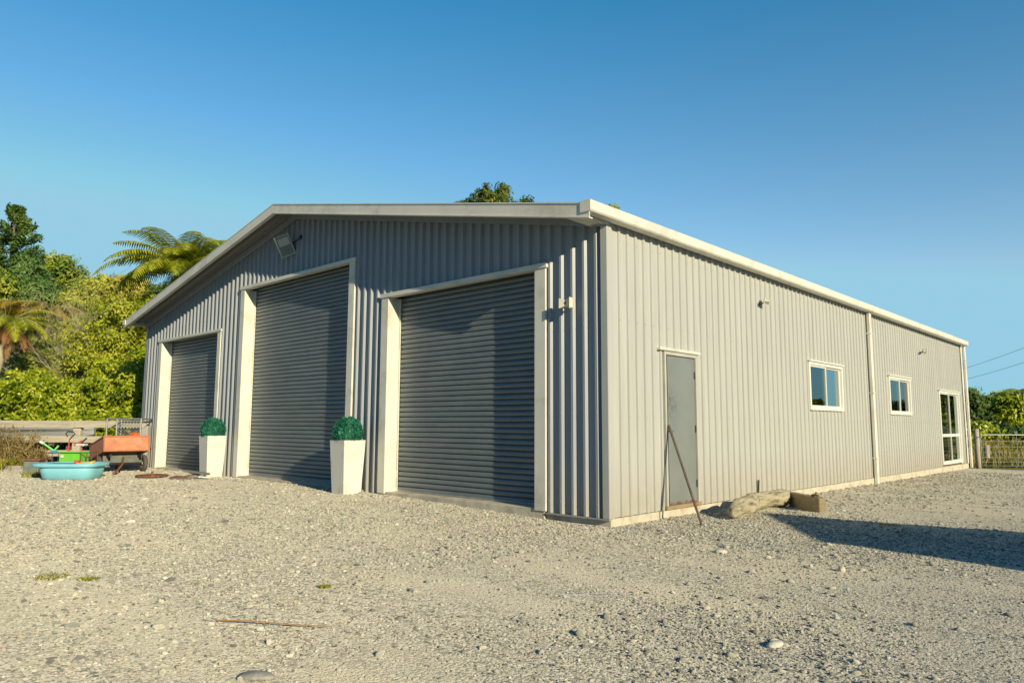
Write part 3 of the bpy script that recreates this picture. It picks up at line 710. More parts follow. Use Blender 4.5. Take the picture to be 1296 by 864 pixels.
def planter(loc, label, ball_label):
    root = empty('planter', loc, label, 'planter', 'white tapered planters by the roller doors')
    b, t, h, th = .165, .205, .85, .03
    mb = MB(); P_ = []
    for (r, z) in ((b, 0), (t, h), (t - th, h), (t - th - .01, h - .1)):
        P_ += [(-r, -r, z), (r, -r, z), (r, r, z), (-r, r, z)]
    fs = [(3, 2, 1, 0)]
    for k in range(3):
        for i in range(4): j = (i + 1) % 4; fs.append((4 * k + i, 4 * k + j, 4 * k + 4 + j, 4 * k + 4 + i))
    mb.poly(P_, fs); bevel(mb.build('pot', M['planter'], root), .006, 3)
    MB().poly([(-.17, -.17, h - .09), (.17, -.17, h - .09), (.17, .17, h - .09), (-.17, .17, h - .09)], [(0, 1, 2, 3)]).build('soil', M['soil'], root)
    q = empty('topiary_ball', (loc[0], loc[1], loc[2] + h - .09), ball_label, 'topiary', 'round topiary balls in the planters')
    me = bpy.data.meshes.new('core'); import bmesh
    bm = bmesh.new(); bmesh.ops.create_icosphere(bm, subdivisions=3, radius=.215); bm.to_mesh(me); bm.free(); me.materials.append(F['box'])
    co = bpy.data.objects.new('core', me); COL.objects.link(co); co.parent = q; co.location = (0, 0, .21)
    V = leaf_cloud(7000, (0, 0, .21), (.232, .232, .232), .027, .045, 1.6); V = V * (1 + .05 * np.sin(V[:, :1] * 40 + loc[0]) * np.sin(V[:, 1:2] * 33)); fastmesh('leaves', V, quads_from(V), F['box'], q)
    return root, q
a = math.radians(0)
planter((-4.88, -.36, .092), 'white tapered square planter between the middle and right roller doors', 'green topiary ball in the planter between the middle and right roller doors')
planter((-9.93, -.27, .095), 'white tapered square planter between the left and middle roller doors', 'green topiary ball in the planter between the left and middle roller doors')

# ------------------------------------------------------------------ leaning bar, log, timber block
bar = MB().tube([(.70, .93, .0), (.38, 1.11, .60), (.05, 1.30, 1.20)], .016, 10).build('iron_bar', M['rustbar']); props(bar, 'long dark rusty iron bar leaning on the grey side door', 'bar')
def log_shape(path, rad, name, label, seed):
    n = 40; mb = MB(); P_ = [Vector(p) for p in path]; 
    # resample
    Q = []; R_ = []
    for i in range(len(P_) - 1):
        for k in range(10):
            t = k / 10; Q.append(P_[i].lerp(P_[i + 1], t)); R_.append(rad[i] * (1 - t) + rad[i + 1] * t)
    Q.append(P_[-1]); R_.append(rad[-1]); mb.tube(Q, R_, n)
    for i, v in enumerate(mb.v):
        v = Vector(v); c = Q[min(i // n, len(Q) - 1)]; d = v - c; k = 1 + .22 * noise.noise(Vector((v.x * 7, v.y * 2.6, v.z * 7 + seed))) + .10 * noise.noise(Vector((v.x * 30, v.y * 4, v.z * 30))); mb.v[i] = tuple(c + d * k)
    o = mb.build(name, M['logwood'], smooth=True); return props(o, label, 'log')
log_shape([(.76, 1.62, .06), (.72, 1.76, .085), (.66, 2.05, .115), (.63, 2.3, .125), (.60, 2.5, .125), (.58, 2.62, .125)], [.03, .08, .118, .125, .122, .08], 'driftwood_log', 'pale thick driftwood log with a blunt tapered end beside the side wall', 1)
log_shape([(.55, 2.58, .14), (.53, 2.68, .14), (.55, 3.05, .14), (.58, 3.6, .13), (.59, 3.68, .13)], [.07, .12, .115, .12, .10], 'short_log', 'short weathered log round between the driftwood log and the sawn timber block', 4)
bk = MB(); bk.box(-.40, .40, -.055, .055, 0, .215, bev=.008)
o = bk.build('timber_block', M['lumber']); o.location = (.97, 3.50, gz(.8, 3.2) - .005); o.rotation_euler = (0, .02, -.66); props(o, 'short sawn timber block standing on edge at the end of the logs', 'timber')
mb = MB(); mb.tube([(1.10, 3.37, .22), (1.17, 3.33, .235), (1.22, 3.30, .222)], .016, 6); mb.tube([(1.17, 3.33, .23), (1.18, 3.32, .275)], .012, 6)
props(mb.build('rusty_iron_scrap', M['rust']), 'small rusty iron scrap lying on top of the timber block', 'scrap iron')

# ------------------------------------------------------------------ things in front of the left door
GZ = .1
def gp(px, depth):
    v = CAM + Vector((-.6836, .7298, 0)) * depth + Vector((.7298, .6836, 0)) * ((px - 648) / FPX * depth); return (v.x, v.y)
# rusty disc with stem
q = empty('rusty_disc', (-10.48, -1.24, GZ), 'flat rusty iron disc with a short centre stem lying on the gravel', 'iron disc')
mb = MB(); n = 28; pr = [(0, .012), (.1, .02), (.24, .035), (.30, .045), (.315, .03), (.305, .012), (.2, .0), (0, 0)]
V0 = []
for (r, z) in pr:
    for k in range(n): V0.append((r * math.cos(2 * math.pi * k / n), r * math.sin(2 * math.pi * k / n), z + .01))
mb.poly(V0, [(i * n + k, i * n + (k + 1) % n, (i + 1) * n + (k + 1) % n, (i + 1) * n + k) for i in range(len(pr) - 1) for k in range(n)])
mb.build('disc', M['rust'], q, smooth=True); MB().tube([(0, 0, .02), (0, 0, .05), (.005, 0, .12)], [.05, .025, .022], 12).build('stem', M['rust'], q)
# scrap pile by the far planter
def Rm(ax, ay, az, loc): return Matrix.Translation(loc) @ Matrix.Rotation(az, 4, 'Z') @ Matrix.Rotation(ay, 4, 'Y') @ Matrix.Rotation(ax, 4, 'X')
gr = 'scrap iron and boards heaped beside the far planter'
MB().box(-.15, .15, -.12, .12, 0, .012, Rm(.10, .05, .5, (-9.80, -.98, GZ + .02))).build('steel_plate', M['rust'])
props(bpy.data.objects['steel_plate'], 'flat rusty steel plate at the left edge of the scrap heap', 'steel plate', gr)
MB().box(-.26, .26, -.05, .05, 0, .03, Rm(.02, -.16, .85, (-9.62, -.80, GZ + .05))).build('rusty_board', M['rust'])
props(bpy.data.objects['rusty_board'], 'narrow rusty plank across the middle of the scrap heap', 'plank', gr)
MB().box(-.26, .26, -.07, .07, 0, .035, Rm(-.03, .12, .62, (-9.52, -.76, GZ + .11))).build('grey_board', M['greybd'])
props(bpy.data.objects['grey_board'], 'weathered grey board on top of the scrap heap', 'board', gr)
mb = MB(); mb.tube([(-9.45, -.95, GZ + .03), (-9.3, -.8, GZ + .05), (-9.22, -.62, GZ + .03)], .02, 8); mb.tube([(-9.3, -.8, GZ + .05), (-9.36, -.66, GZ + .06), (-9.5, -.6, GZ + .1)], .016, 8)
props(mb.build('pipe_fitting', M['galv']), 'bent grey pipe fitting at the right edge of the scrap heap', 'pipe', gr)
MB().box(-.22, .22, -.02, .02, 0, .03, Rm(0, 0, 1.2, (-9.62, -.98, GZ + .01))).build('angle_iron', M['rustbar'])
props(bpy.data.objects['angle_iron'], 'short dark angle iron on the ground in front of the scrap heap', 'iron bar', gr)

# garden cart --------------------------------------------------------
# local frame: +u runs along the bright headboard (to image right), +d away from the camera
U = Vector((.7298, .6836, 0)); D = Vector((-.6836, .7298, 0))
cr = empty('tipping_cart', (*(gp(168, 16.2)), GZ), 'weathered orange steel tipping garden cart on two wheels beside the shed', 'cart', rz=math.atan2(U.y, U.x) + .76)
tl = Matrix.Translation((0, 0, 0)) @ Matrix.Rotation(-.20, 4, 'X')     # tray tips down at its far end
def slab(mb, x0, x1, y0, y1, z0, z1): mb.box(x0, x1, y0, y1, z0, z1, tl)
mb = MB(); tz = .50; th = .012
slab(mb, -.46, .46, 0, th, tz, tz + .33); bevel(mb.build('headboard', M['orange'], cr), .002)
mb = MB(); slab(mb, -.46, -.46 + th, th, 1.15, tz, tz + .33); mb.build('side_panel', M['orange'], cr)
mb = MB(); slab(mb, .46 - th, .46, th, 1.15, tz, tz + .33); mb.build('side_panel', M['orange'], cr)
mb = MB(); slab(mb, -.45, .45, th, 1.15, tz - .015, tz - .001); slab(mb, -.45, .45, 1.14, 1.15, tz, tz + .25); mb.build('tray_floor', M['rust'], cr)
mb = MB()
for (a0, a1, b0, b1, c0, c1) in ((-.475, .475, -.014, -.001, tz + .305, tz + .338), (-.475, .475, -.014, -.001, tz - .01, tz + .018), (-.475, -.445, -.012, -.001, tz + .018, tz + .305), (.445, .475, -.012, -.001, tz + .018, tz + .305), (-.478, -.461, .0, 1.15, tz + .31, tz + .335), (.461, .478, 0, 1.15, tz + .31, tz + .335)): slab(mb, a0, a1, b0, b1, c0, c1)
mb.build('rim', plain('cart_rim', (.5, .17, .08, 1), .7, var=.25, scale=10), cr)
mb = MB(); mb.box(-.40, .40, .38, .42, .22, .47); mb.build('axle_board', M['greybd'], cr)
mb = MB(); mb.tube([(-.5, .45, .19), (.52, .45, .19)], .016, 8); mb.box(-.34, -.3, .1, .9, .36, .42); mb.box(.3, .34, .1, .9, .36, .42); mb.tube([(-.32, .4, .38), (-.32, .45, .19)], .014, 6); mb.tube([(.32, .4, .38), (.32, .45, .19)], .014, 6)
mb.build('chassis', M['dark'], cr)
for sx in (-.47, .47):
    mb = MB(); n = 28; ring = []; R0 = .19
    for k in range(n + 1):
        a_ = 2 * math.pi * k / n; ring.append((sx, .45 + .145 * math.cos(a_), .19 + .145 * math.sin(a_)))
    mb.tube(ring, .046, 10, cap=False); wh = mb.build('wheel', M['rubber'], cr, smooth=True)
    mb = MB(); mb.tube([(sx - .02, .45, .19), (sx + .02, .45, .19)], .11, 20); mb.tube([(sx - .05, .45, .19), (sx + .05, .45, .19)], .03, 12); mb.build('rim', M['axle'], wh)
mb = MB(); mb.tube([(.02, .4, .34), (-.12, -.05, .2), (-.34, -.42, .05)], [.02, .02, .018], 8); mb.tube([(-.34, -.42, .05), (-.4, -.5, .05)], .035, 8); mb.build('drawbar', M['rust'], cr)
o = MB(); rv = cr.matrix_basis
o = MB().box(-.1, .1, -.07, .07, 0, .12, Rm(.1, .1, .3, (0, 0, 0)), bev=.02).build('orange_tub', M['orange2']); o.location = spot(170, 551, 16.9) ; o.location.z -= .05
props(o, 'bright orange plastic tub sitting in the cart tray', 'tub')
# wading pool ----------------------------------------------------------
pc = Vector((*gp(100, 14.6), GZ))
def pool():
    root = empty('wading_pool', pc, 'light blue plastic wading pool holding toys, in front of the fence', 'pool', rz=math.atan2(U.y, U.x) + .02)
    n = 48; out = []; 
    def ring(rx, ry, z, lip=0.):
        r = []
        for k in range(n):
            a_ = 2 * math.pi * k / n; ca, sa = math.cos(a_), math.sin(a_)
            s_ = (abs(ca) ** 4 + abs(sa) ** 4) ** -.25; x_, y_ = rx * ca * s_, ry * sa * s_
            if lip and x_ < -rx * .75: x_ -= lip * (1 - min(1, abs(y_) / ry)) + lip * .4
            r.append((x_, y_, z))
        return r
    rings = [ring(.56, .36, .0), ring(.60, .39, .012), ring(.66, .45, .215), ring(.655, .445, .225), ring(.735, .52, .235, .1), ring(.745, .53, .262, .1), ring(.735, .52, .295, .11), ring(.70, .49, .30, .08), ring(.63, .42, .29), ring(.60, .40, .15), ring(.54, .34, .03)]
    mb = MB(); P_ = [p for r in rings for p in r]; P_ = [(p[0] * .8, p[1] * .85, p[2] * 1.05) for p in P_]; fs = [tuple(reversed(range(n)))]
    for i in range(len(rings) - 1):
        for k in range(n): j = (k + 1) % n; fs.append((i * n + k, i * n + j, (i + 1) * n + j, (i + 1) * n + k))
    fs.append(tuple((len(rings) - 1) * n + k for k in range(n))); mb.poly(P_, fs)
    return mb.build('basin', M['aqua'], root, smooth=True), root
_, pr_ = pool()
# toys around -----------------------------------------------------------
def at(u, d, z=0.):
    q = gp(97 + u * 63, 14.55 + d); return Vector((q[0], q[1], GZ + z))
RZU = math.atan2(U.y, U.x)
# toy digger arm / orange toy at right inside the pool
q = empty('toy_boat', at(.28, -.12, .22), 'yellow orange plastic toy boat in the wading pool', 'toy', rz=RZU)
mb = MB(); n = 16; hull = []
for (s_, z) in ((.55, 0), (1, .1), (.9, .1), (.5, .03)):
    for k in range(n): a_ = 2 * math.pi * k / n; hull.append((.21 * s_ * math.cos(a_), .09 * s_ * math.sin(a_), z + .05 * s_ * math.cos(a_) ** 2))
mb.poly(hull, [tuple(reversed(range(n)))] + [(i * n + k, i * n + (k + 1) % n, (i + 1) * n + (k + 1) % n, (i + 1) * n + k) for i in range(3) for k in range(n)] + [tuple(3 * n + k for k in range(n))])
mb.build('hull', M['yellow'], q, smooth=True); MB().box(-.2, -.1, -.03, .03, .08, .15, bev=.01).build('cabin', M['red'], q)
mb = MB(); mb.box(-.26, .26, -.14, .14, 0, .02); mb.box(-.26, -.24, -.14, .14, .02, .06); mb.box(.24, .26, -.14, .14, .02, .06); mb.box(-.24, .24, .12, .14, .02, .06); mb.box(-.24, .24, -.14, -.12, .02, .06)
o = bevel(mb.build('black_tray', M['dark']), .006); o.location = at(-.14, -.02, .245); o.rotation_euler = (.0, 0, RZU); props(o, 'flat black plastic tray lying in the wading pool', 'tray')
# lime crate behind
q = empty('toy_crate', at(.06, .95, 0), 'lime green plastic toy crate behind the wading pool', 'crate', rz=RZU)
mb = MB(); a_, b_, h_ = .21, .17, .22; zz = .28
for (x0, x1, y0, y1) in ((-a_, a_, -b_, -b_ + .012), (-a_, a_, b_ - .012, b_), (-a_, -a_ + .012, -b_ + .012, b_ - .012), (a_ - .012, a_, -b_ + .012, b_ - .012)): mb.box(x0, x1, y0, y1, zz, zz + h_)
mb.box(-a_, a_, -b_, b_, zz - .012, zz - .001); mb.box(-a_ - .02, a_ + .02, -b_ - .018, -b_ - .001, zz + h_ - .03, zz + h_ + .01); mb.box(.05, .075, -b_ - .012, -b_ - .001, zz, zz + h_ - .03)
mb.build('bin', M['green'], q); MB().box(-a_ + .04, -a_ + .1, -b_ - .024, -b_ - .019, zz + .1, zz + .15).build('handle', M['white'], q)
mb = MB(); 
for sx in (-.42, -.3, .3, .42):
    mb.tube([(sx, -.2, 0), (sx, -.2, .48)], .008, 6); mb.tube([(sx, .2, 0), (sx, .2, .48)], .008, 6)
for z in (.06, .26, .48):
    for sy in (-.2, .2): mb.tube([(-.42, sy, z), (.42, sy, z)], .007, 6)
    for sx in (-.42, .42): mb.tube([(sx, -.2, z), (sx, .2, z)], .007, 6)
for k in range(9): mb.tube([(-.4 + k * .1, -.2, .26), (-.4 + k * .1, .2, .26)], .004, 5)
o = mb.build('wire_rack', M['rustbar']); o.location = at(.02, .95, 0); o.rotation_euler[2] = RZU; props(o, 'thin rusty wire rack holding the green crate', 'rack')
# spade toy leaning in the crate
q = empty('toy_spade', at(-.38, .9, .48), 'green and white plastic toy spade resting on the wire rack', 'toy', rz=RZU)
MB().tube([(.08, 0, .0), (-.1, 0, .12), (-.2, 0, .185)], .02, 8).build('shaft', M['green2'], q)
MB().tube([(-.2, 0, .185), (-.27, 0, .22)], .03, 8).build('grip', M['white'], q)
MB().box(-.03, .09, -.02, .02, -.03, .05, bev=.01).build('blade', M['blue'], q); MB().tube([(.03, 0, .03), (.12, 0, .14)], .02, 8).build('bracket', M['green2'], q)
# tricycle with looped black handlebar
q = empty('toy_tricycle', at(.10, 1.35, 0), 'small red and white tricycle with curved black handlebar behind the green crate', 'tricycle', rz=RZU)
MB().tube([(-.22, 0, .80), (-.26, 0, .86), (-.22, 0, .91), (-.1, 0, .90), (-.06, 0, .86), (-.12, 0, .80), (-.17, 0, .74)], .013, 8).build('handlebar', M['dark'], q)
mb = MB(); mb.tube([(-.17, 0, .74), (-.2, .0, .3)], .015, 8); mb.tube([(-.18, 0, .5), (.25, 0, .3)], .018, 8); mb.build('frame', M['red'], q)
MB().box(.0, .2, -.09, .09, .6, .65, bev=.02).build('seat', M['white'], q); MB().tube([(.1, 0, .62), (.12, 0, .35)], .015, 8).build('seat_post', M['red'], q)
MB().tube([(.1, 0, .68), (.2, 0, .77)], .016, 8).build('grip', M['dark'], q); MB().tube([(-.05, .0, .62), (.1, 0, .7)], .025, 8).build('horn', M['red'], q)
for (x_, y_, r_w) in ((-.2, 0, .16), (.25, -.18, .1), (.25, .18, .1)):
    ring = [(x_ + (r_w - .02) * math.cos(2 * math.pi * k / 20), y_, r_w + (r_w - .02) * math.sin(2 * math.pi * k / 20)) for k in range(21)]
    MB().tube(ring, .02, 8, cap=False).build('wheel', M['rubber'], q)
# rusty topped grey bin left
q = empty('metal_box', at(-.72, 1.0, 0), 'small grey green metal box with a rusty lid behind the left end of the pool', 'box', rz=RZU)
MB().box(-.16, .16, -.12, .12, 0, .30, bev=.01).build('body', plain('grey_green_box', (.2, .23, .2, 1), .6, var=.3, scale=8), q); MB().box(-.2, .2, -.15, .15, .301, .35, bev=.01).build('lid', M['rust'], q)
q = MB().box(-.13, .13, -.1, .1, 0, .26, bev=.02).build('brown_pot', plain('terracotta', (.32, .13, .07, 1), .8, var=.3)); q.location = at(-.62, 1.15, 0); props(q, 'small square brown pot beside the metal box', 'pot')

# ------------------------------------------------------------------ fence on the left
def fp(u, z, d=18.5):   # u metres along the fence from its meeting with the shed; runs across the view
    v = CAM + D * d + U * u; return Vector((v.x, v.y, z))
fence = empty('rail_fence', fp(-10.5, GZ), 'weathered timber fence of three wide rails left of the shed', 'fence', rz=RZU)
FO = -10.5
def frail(u0, u1, z0, z1, dy):
    mb = MB(); k = 14; 
    mb.box(u0 - FO, u1 - FO, dy, dy + .035, z0, z1)
    return bevel(mb.build('rail', M['rail'], fence), .005)
random.seed(3)
for (z0, z1) in ((.985, 1.145), (.61, .765), (.26, .41)):
    us = [-21., -18.2, -14.9, -11.05, -9.22] if z0 != .61 else [-20, -16.4, -13.1, -11.05, -9.22]
    for a, b_ in zip(us, us[1:]): frail(a + .004, b_ - .004, z0 + random.uniform(-.01, .01), z1 + random.uniform(-.008, .01), -.055 + random.uniform(-.004, .004))
for u in (-19.5, -16.2, -13.62, -11.02, -9.35):
    mb = MB(); mb.box(u - FO - .1, u - FO + .1, -.01, .15, -.3, 1.0, bev=.02); mb.build('post', M['rail'], fence)
for ob in [c for c in fence.children]: pass
# low kerb board in front of the fence
mb = MB(); mb.box(0, 9, -.04, .04, -.1, .09, bev=.01); o = mb.build('edging_board', M['kerb']); v = fp(-20.6, GZ, 17.4); o.location = v; o.rotation_euler[2] = RZU; props(o, 'low grey edging board along the foot of the weeds', 'edging')
# trailer-like pale grey metal deck behind the fence
q = empty('boat_trailer', fp(-12.9, GZ, 20.6), 'pale grey aluminium dinghy on a low stand behind the fence', 'boat', rz=RZU)
mb = MB(); secs = []
for i, x_ in enumerate(np.linspace(-3.0, 1.15, 12)):
    t = i / 11; w_ = .55 * (1 - max(0, t - .6) ** 2 * 5.5); dep = .42 * (1 - max(0, t - .7) ** 2 * 3); top = 1.02 + .06 * t * t
    secs += [(x_, -w_, top), (x_, -w_ * .98, top - .13), (x_, -w_ * .8, top - .2), (x_, -w_ * .72, top - dep), (x_, w_ * .72, top - dep), (x_, w_ * .98, top - .13), (x_, w_, top), (x_, w_ * .9, top - .04), (x_, -w_ * .9, top - .04)]
n = 9; mb.poly(secs, [(i * n + k, i * n + (k + 1) % n, (i + 1) * n + (k + 1) % n, (i + 1) * n + k) for i in range(11) for k in range(n)] + [tuple(range(n)), tuple(11 * n + k for k in range(n))])
mb.build('hull', plain('aluminium_hull', (.36, .38, .38, 1), .4, .3, var=.08), q)
mb = MB(); 
for x_ in (-2.4, .2):
    mb = MB(); mb.box(x_ - .05, x_ + .05, -.5, .5, .55, .62); mb.box(x_ - .05, x_ + .05, -.45, -.35, 0, .56); mb.box(x_ - .05, x_ + .05, .35, .45, 0, .56); mb.build('stand', M['bark'], q)
# galvanised mesh crate behind the cart
q = empty('mesh_cage', fp(-9.36, GZ, 17.9), 'galvanised mesh cage with square frame behind the orange cart', 'cage', rz=RZU)
mb = MB()
for x_ in (-.40, -.16, .42):
    for y_ in ((-.3,) if x_ == -.16 else (-.3, .35)): mb.tube([(x_, y_, 0), (x_, y_, 1.20)], .022, 8)
for z in (.5, 1.20):
    for y_ in (-.3, .35): mb.tube([(-.40, y_, z), (.42, y_, z)], .02, 8)
    for x_ in (-.40, .42): mb.tube([(x_, -.3, z), (x_, .35, z)], .02, 8)
mb.build('frame', M['galv'], q)
mb = MB(); k = -.9
while k < .5:
    for s_ in (1, -1):
        pts = []
        for (x_, z) in ((k, .5), (k + .7, 1.2)):
            pts.append((x_ if s_ == 1 else -x_ + .26, z))
        (xa, za), (xb, zb) = pts
        # clip to x in [.04,.44]
        lo, hi = -.16, .42
        def clip(xa, za, xb, zb):
            if xa > xb: xa, za, xb, zb = xb, zb, xa, za
            if xb <= lo or xa >= hi: return None
            if xa < lo: za += (zb - za) * (lo - xa) / (xb - xa); xa = lo
            if xb > hi: zb = za + (zb - za) * (hi - xa) / (xb - xa); xb = hi
            return xa, za, xb, zb
        c_ = clip(xa, za, xb, zb)
        if c_: mb.tube([(c_[0], -.3 + .004 * s_, c_[1]), (c_[2], -.3 + .004 * s_, c_[3])], .006, 4)
    k += .075
mb.build('mesh', M['galv'], q)
for i, (x_, c_, nm) in enumerate(((-.33, 'red', 'red brown'), (-.24, 'orange', 'orange'))):
    o = MB().box(-.04, .04, -.04, .04, 0, .78, bev=.01).build('garden_stake', M['orange2'] if i else M['rust']); v = fp(-9.36 + x_, GZ, 17.95); o.location = v; props(o, nm + ' square stake standing inside the mesh cage', 'stake')
o = MB().poly([(-.22, -.15, 0), (.3, -.15, 0), (.3, .15, 0), (-.22, .15, 0), (-.22, -.15, .35), (.3, -.15, .5), (.3, .15, .5), (-.22, .15, .35), (-.02, -.15, .62), (.3, -.15, .72), (.3, .15, .72), (-.02, .15, .62)],
               [(3, 2, 1, 0), (0, 1, 5, 4), (1, 2, 6, 5), (2, 3, 7, 6), (3, 0, 4, 7), (4, 5, 9, 8), (6, 7, 11, 10), (8, 9, 10, 11), (7, 4, 8, 11), (5, 6, 10, 9)]).build('covered_bin', M['greystone'])
o.location = fp(-9.3, GZ + .38, 18.2); o.rotation_euler[2] = RZU; o.location.z = GZ; o.scale = (1, 1, 1.45); bevel(o, .02); props(o, 'grey box shaped cover behind the cart against the shed wall', 'bin')

# ------------------------------------------------------------------ weeds
def blades(name, base, n, h, spread, mat, lean=.3, wid=.012, label=None, cat='weed', seeds=True, parent=None):
    V = []
    for i in range(n):
        a_ = random.uniform(0, 2 * math.pi); r = spread * random.random() ** .5; x_, y_ = r * math.cos(a_), r * math.sin(a_)
        hh = h * random.uniform(.45, 1.05); l = Vector((random.gauss(0, lean), random.gauss(0, lean), 0)) * hh
        w_ = wid * random.uniform(.6, 1.4); b_ = random.uniform(0, math.pi); wv = Vector((math.cos(b_), math.sin(b_), 0)) * w_
        p0 = Vector((x_, y_, 0)); p1 = p0 + l * .3 + Vector((0, 0, hh * .55)); p2 = p0 + l + Vector((0, 0, hh))
        V += [p0 - wv, p0 + wv, p1 + wv * .8, p1 - wv * .8, p1 - wv * .8, p1 + wv * .8, p2 + wv * .15, p2 - wv * .15]
        if seeds:
            for k in range(9):
                t = random.uniform(.2, 1); c_ = p1.lerp(p2, t) + Vector((random.gauss(0, .03), random.gauss(0, .03), random.gauss(0, .02))); s_ = random.uniform(.015, .045)
                d1 = Vector((random.gauss(0, 1), random.gauss(0, 1), random.gauss(0, 1))).normalized() * s_; d2 = d1.orthogonal().normalized() * s_ * .4
                V += [c_ - d1, c_ + d2, c_ + d1, c_ - d2]
    V = np.array([tuple(v) for v in V]); o = fastmesh(name, V, quads_from(V), mat, parent); o.location = base if parent is None else (0, 0, 0)
    if label: props(o, label, cat)
    return o
gw = 'rank weeds in front of the fence'
def atx(px, py, z=GZ):
    v = r_ * ((px - 648) / FPX) - u_ * ((py - 432) / FPX) + f_; t = (z - CAM.z) / v.z; return CAM + v * t
b0 = fp(-12.15, GZ, 17.8)
o = blades('weed_clump', fp(-12.2, GZ, 17.8), 150, 1.0, .45, F['dryweed'], .3, .012, 'tallest dry brown weed clump, its tip above the top fence rail', 'weeds'); o['group'] = gw
o = blades('weed_clump', fp(-12.9, GZ, 17.75), 150, .75, .6, F['dryweed'], .55, .014, 'broad leaning dry weed clump at the left edge of the photo', 'weeds'); o['group'] = gw
o = blades('weed_clump', fp(-11.6, GZ, 17.8), 80, .55, .3, F['dryweed'], .3, .012, 'shorter dry weed clump to the left of the grey metal box', 'weeds'); o['group'] = gw
o = blades('weed_clump', fp(-12.4, GZ, 17.65), 260, .3, .9, F['olive'], .5, .014, 'low green weeds at the foot of the taller dry ones', 'weeds'); o['group'] = gw
o = blades('weed_tuft', atx(43, 603), 110, .13, .22, F['olive'], .7, .008, 'small olive weed tuft on the gravel left of the wading pool', 'weeds', False)
for (px, py, s_, lb) in ((66, 724, .22, 'thin patch of yellow green moss and grass in the left foreground gravel'), (112, 725, .14, 'small green grass sprig right of the moss patch in the left gravel'), (412, 743, .08, 'tiny yellow moss cushion on the gravel below the middle roller door'), (1125, 664, .2, 'faint strip of short grass on the gravel at the edge of the ground shadow')):
    v = atx(px, py, gz(0, 0) if px > 300 else .06); o = blades('grass_tuft', (v.x, v.y, gzb(v.x, v.y) - .006), 150, .03, s_ * .55, F['olive'], .8, .005, lb, 'grass tuft', False)

# ------------------------------------------------------------------ trees and shrubs
def tri_noise(p): return noise.noise(Vector(p))
def crown_mesh(blobs, n, size, elong=2.2, hang=.3, clump=.35, fill=.25):
    """leaves gathered in clumps spread over several ellipsoids; blobs: (cx,cy,cz,rx,ry,rz)"""
    B = np.array(blobs); vol = (B[:, 3] * B[:, 4] + B[:, 3] * B[:, 5] + B[:, 4] * B[:, 5]); vol = vol / vol.sum(); out = []
    for b, w_ in zip(B, vol):
        m_ = max(60, int(n * w_)); nc = max(8, m_ // 26)
        d = rng.normal(size=(nc, 3)); d /= np.linalg.norm(d, axis=1)[:, None]; d[:, 2] = np.where(d[:, 2] < -.3, -d[:, 2] * .5, d[:, 2])
        rr = np.where(rng.random(nc) < fill, rng.uniform(.35, .8, nc), rng.uniform(.82, 1.08, nc))
        cc = b[:3] + d * b[3:] * rr[:, None]; rc = clump * rng.uniform(.55, 1.3, nc)
        k = rng.integers(0, nc, m_); off = rng.normal(size=(m_, 3)); off /= np.maximum(1e-6, np.linalg.norm(off, axis=1))[:, None]
        off *= (rng.random(m_) ** .4)[:, None] * rc[k][:, None]; off[:, 2] *= .65
        p = cc[k] + off; nn = off / np.maximum(1e-6, np.linalg.norm(off, axis=1))[:, None] * .6 + d[k] * .4 + np.array([.42, -.28, .22]) + rng.normal(size=(m_, 3)) * .42
        nn /= np.linalg.norm(nn, axis=1)[:, None]; out.append(leaf_quads(p, nn, size * rng.uniform(.6, 1.35, m_), elong, hang))
    return np.concatenate(out)
def limbs(mb, base, blobs, r0, zsplit):
    top = Vector((0, 0, zsplit)); mb.tube([(0, 0, -.2), (r0 * .3, 0, zsplit * .5), tuple(top)], [r0 * 1.25, r0, r0 * .75], 9)
    for b in blobs:
        c = Vector(b[:3]); mid = top.lerp(c, .5) + Vector((random.uniform(-.2, .2), random.uniform(-.2, .2), .15)); mb.tube([tuple(top), tuple(mid), tuple(c)], [r0 * .6, r0 * .35, r0 * .12], 6)
        for k in range(4):
            e = c + Vector((random.gauss(0, 1) * b[3], random.gauss(0, 1) * b[4], random.gauss(0, 1) * b[5])) * .5; mb.tube([tuple(mid), tuple(mid.lerp(e, .5) + Vector((0, 0, .1))), tuple(e)], [r0 * .22, r0 * .14, r0 * .05], 5)
def px_tree(name, label, depth, pblobs, mat, n, size, group=None, cat='tree', trunk=.12, clump=.35, elong=2.2, hang=.3, deepen=1., fill=.25):
    """pblobs: (px, py, rx, ry) as seen in the photo at this depth -> ellipsoids in the world"""
    k = depth / FPX; W_ = []
    for (a, b_, rx, ry) in pblobs:
        c = spot(a, b_, depth + random.uniform(-.4, .4) * deepen); W_.append((c, rx * k, ry * k))
    base = spot(pblobs[0][0], 500, depth); bx_, by_ = base.x, base.y
    root = empty(name, (bx_, by_, GZ - .05), label, cat, group)
    blobs = [(c.x - bx_, c.y - by_, c.z - (GZ - .05), rx, rx * deepen, ry) for c, rx, ry in W_]
    V = crown_mesh(blobs, n, size, elong, hang, clump, fill); fastmesh('crown', V, quads_from(V), mat, root)
    mb = MB(); zlow = min(b[2] for b in blobs); limbs(mb, None, blobs, trunk, max(.3, zlow * .6)); mb.build('trunk', M['bark'], root, smooth=True)
    return root
F['lime'] = foliage_mat('yellow_green_leaves', [(.05, .085, .008), (.26, .32, .015), (.54, .56, .035), (.8, .72, .14)], .35, .45)
random.seed(21)
gs = 'glossy shrubs behind the fence'
px_tree('shrub', 'bright glossy shrub behind the fence, under the tree fern at the left edge', 22, [(38, 500, 34, 30), (20, 540, 40, 40), (62, 530, 30, 42)], F['glossy'], 15000, .15, gs, 'shrub', .06, .32)
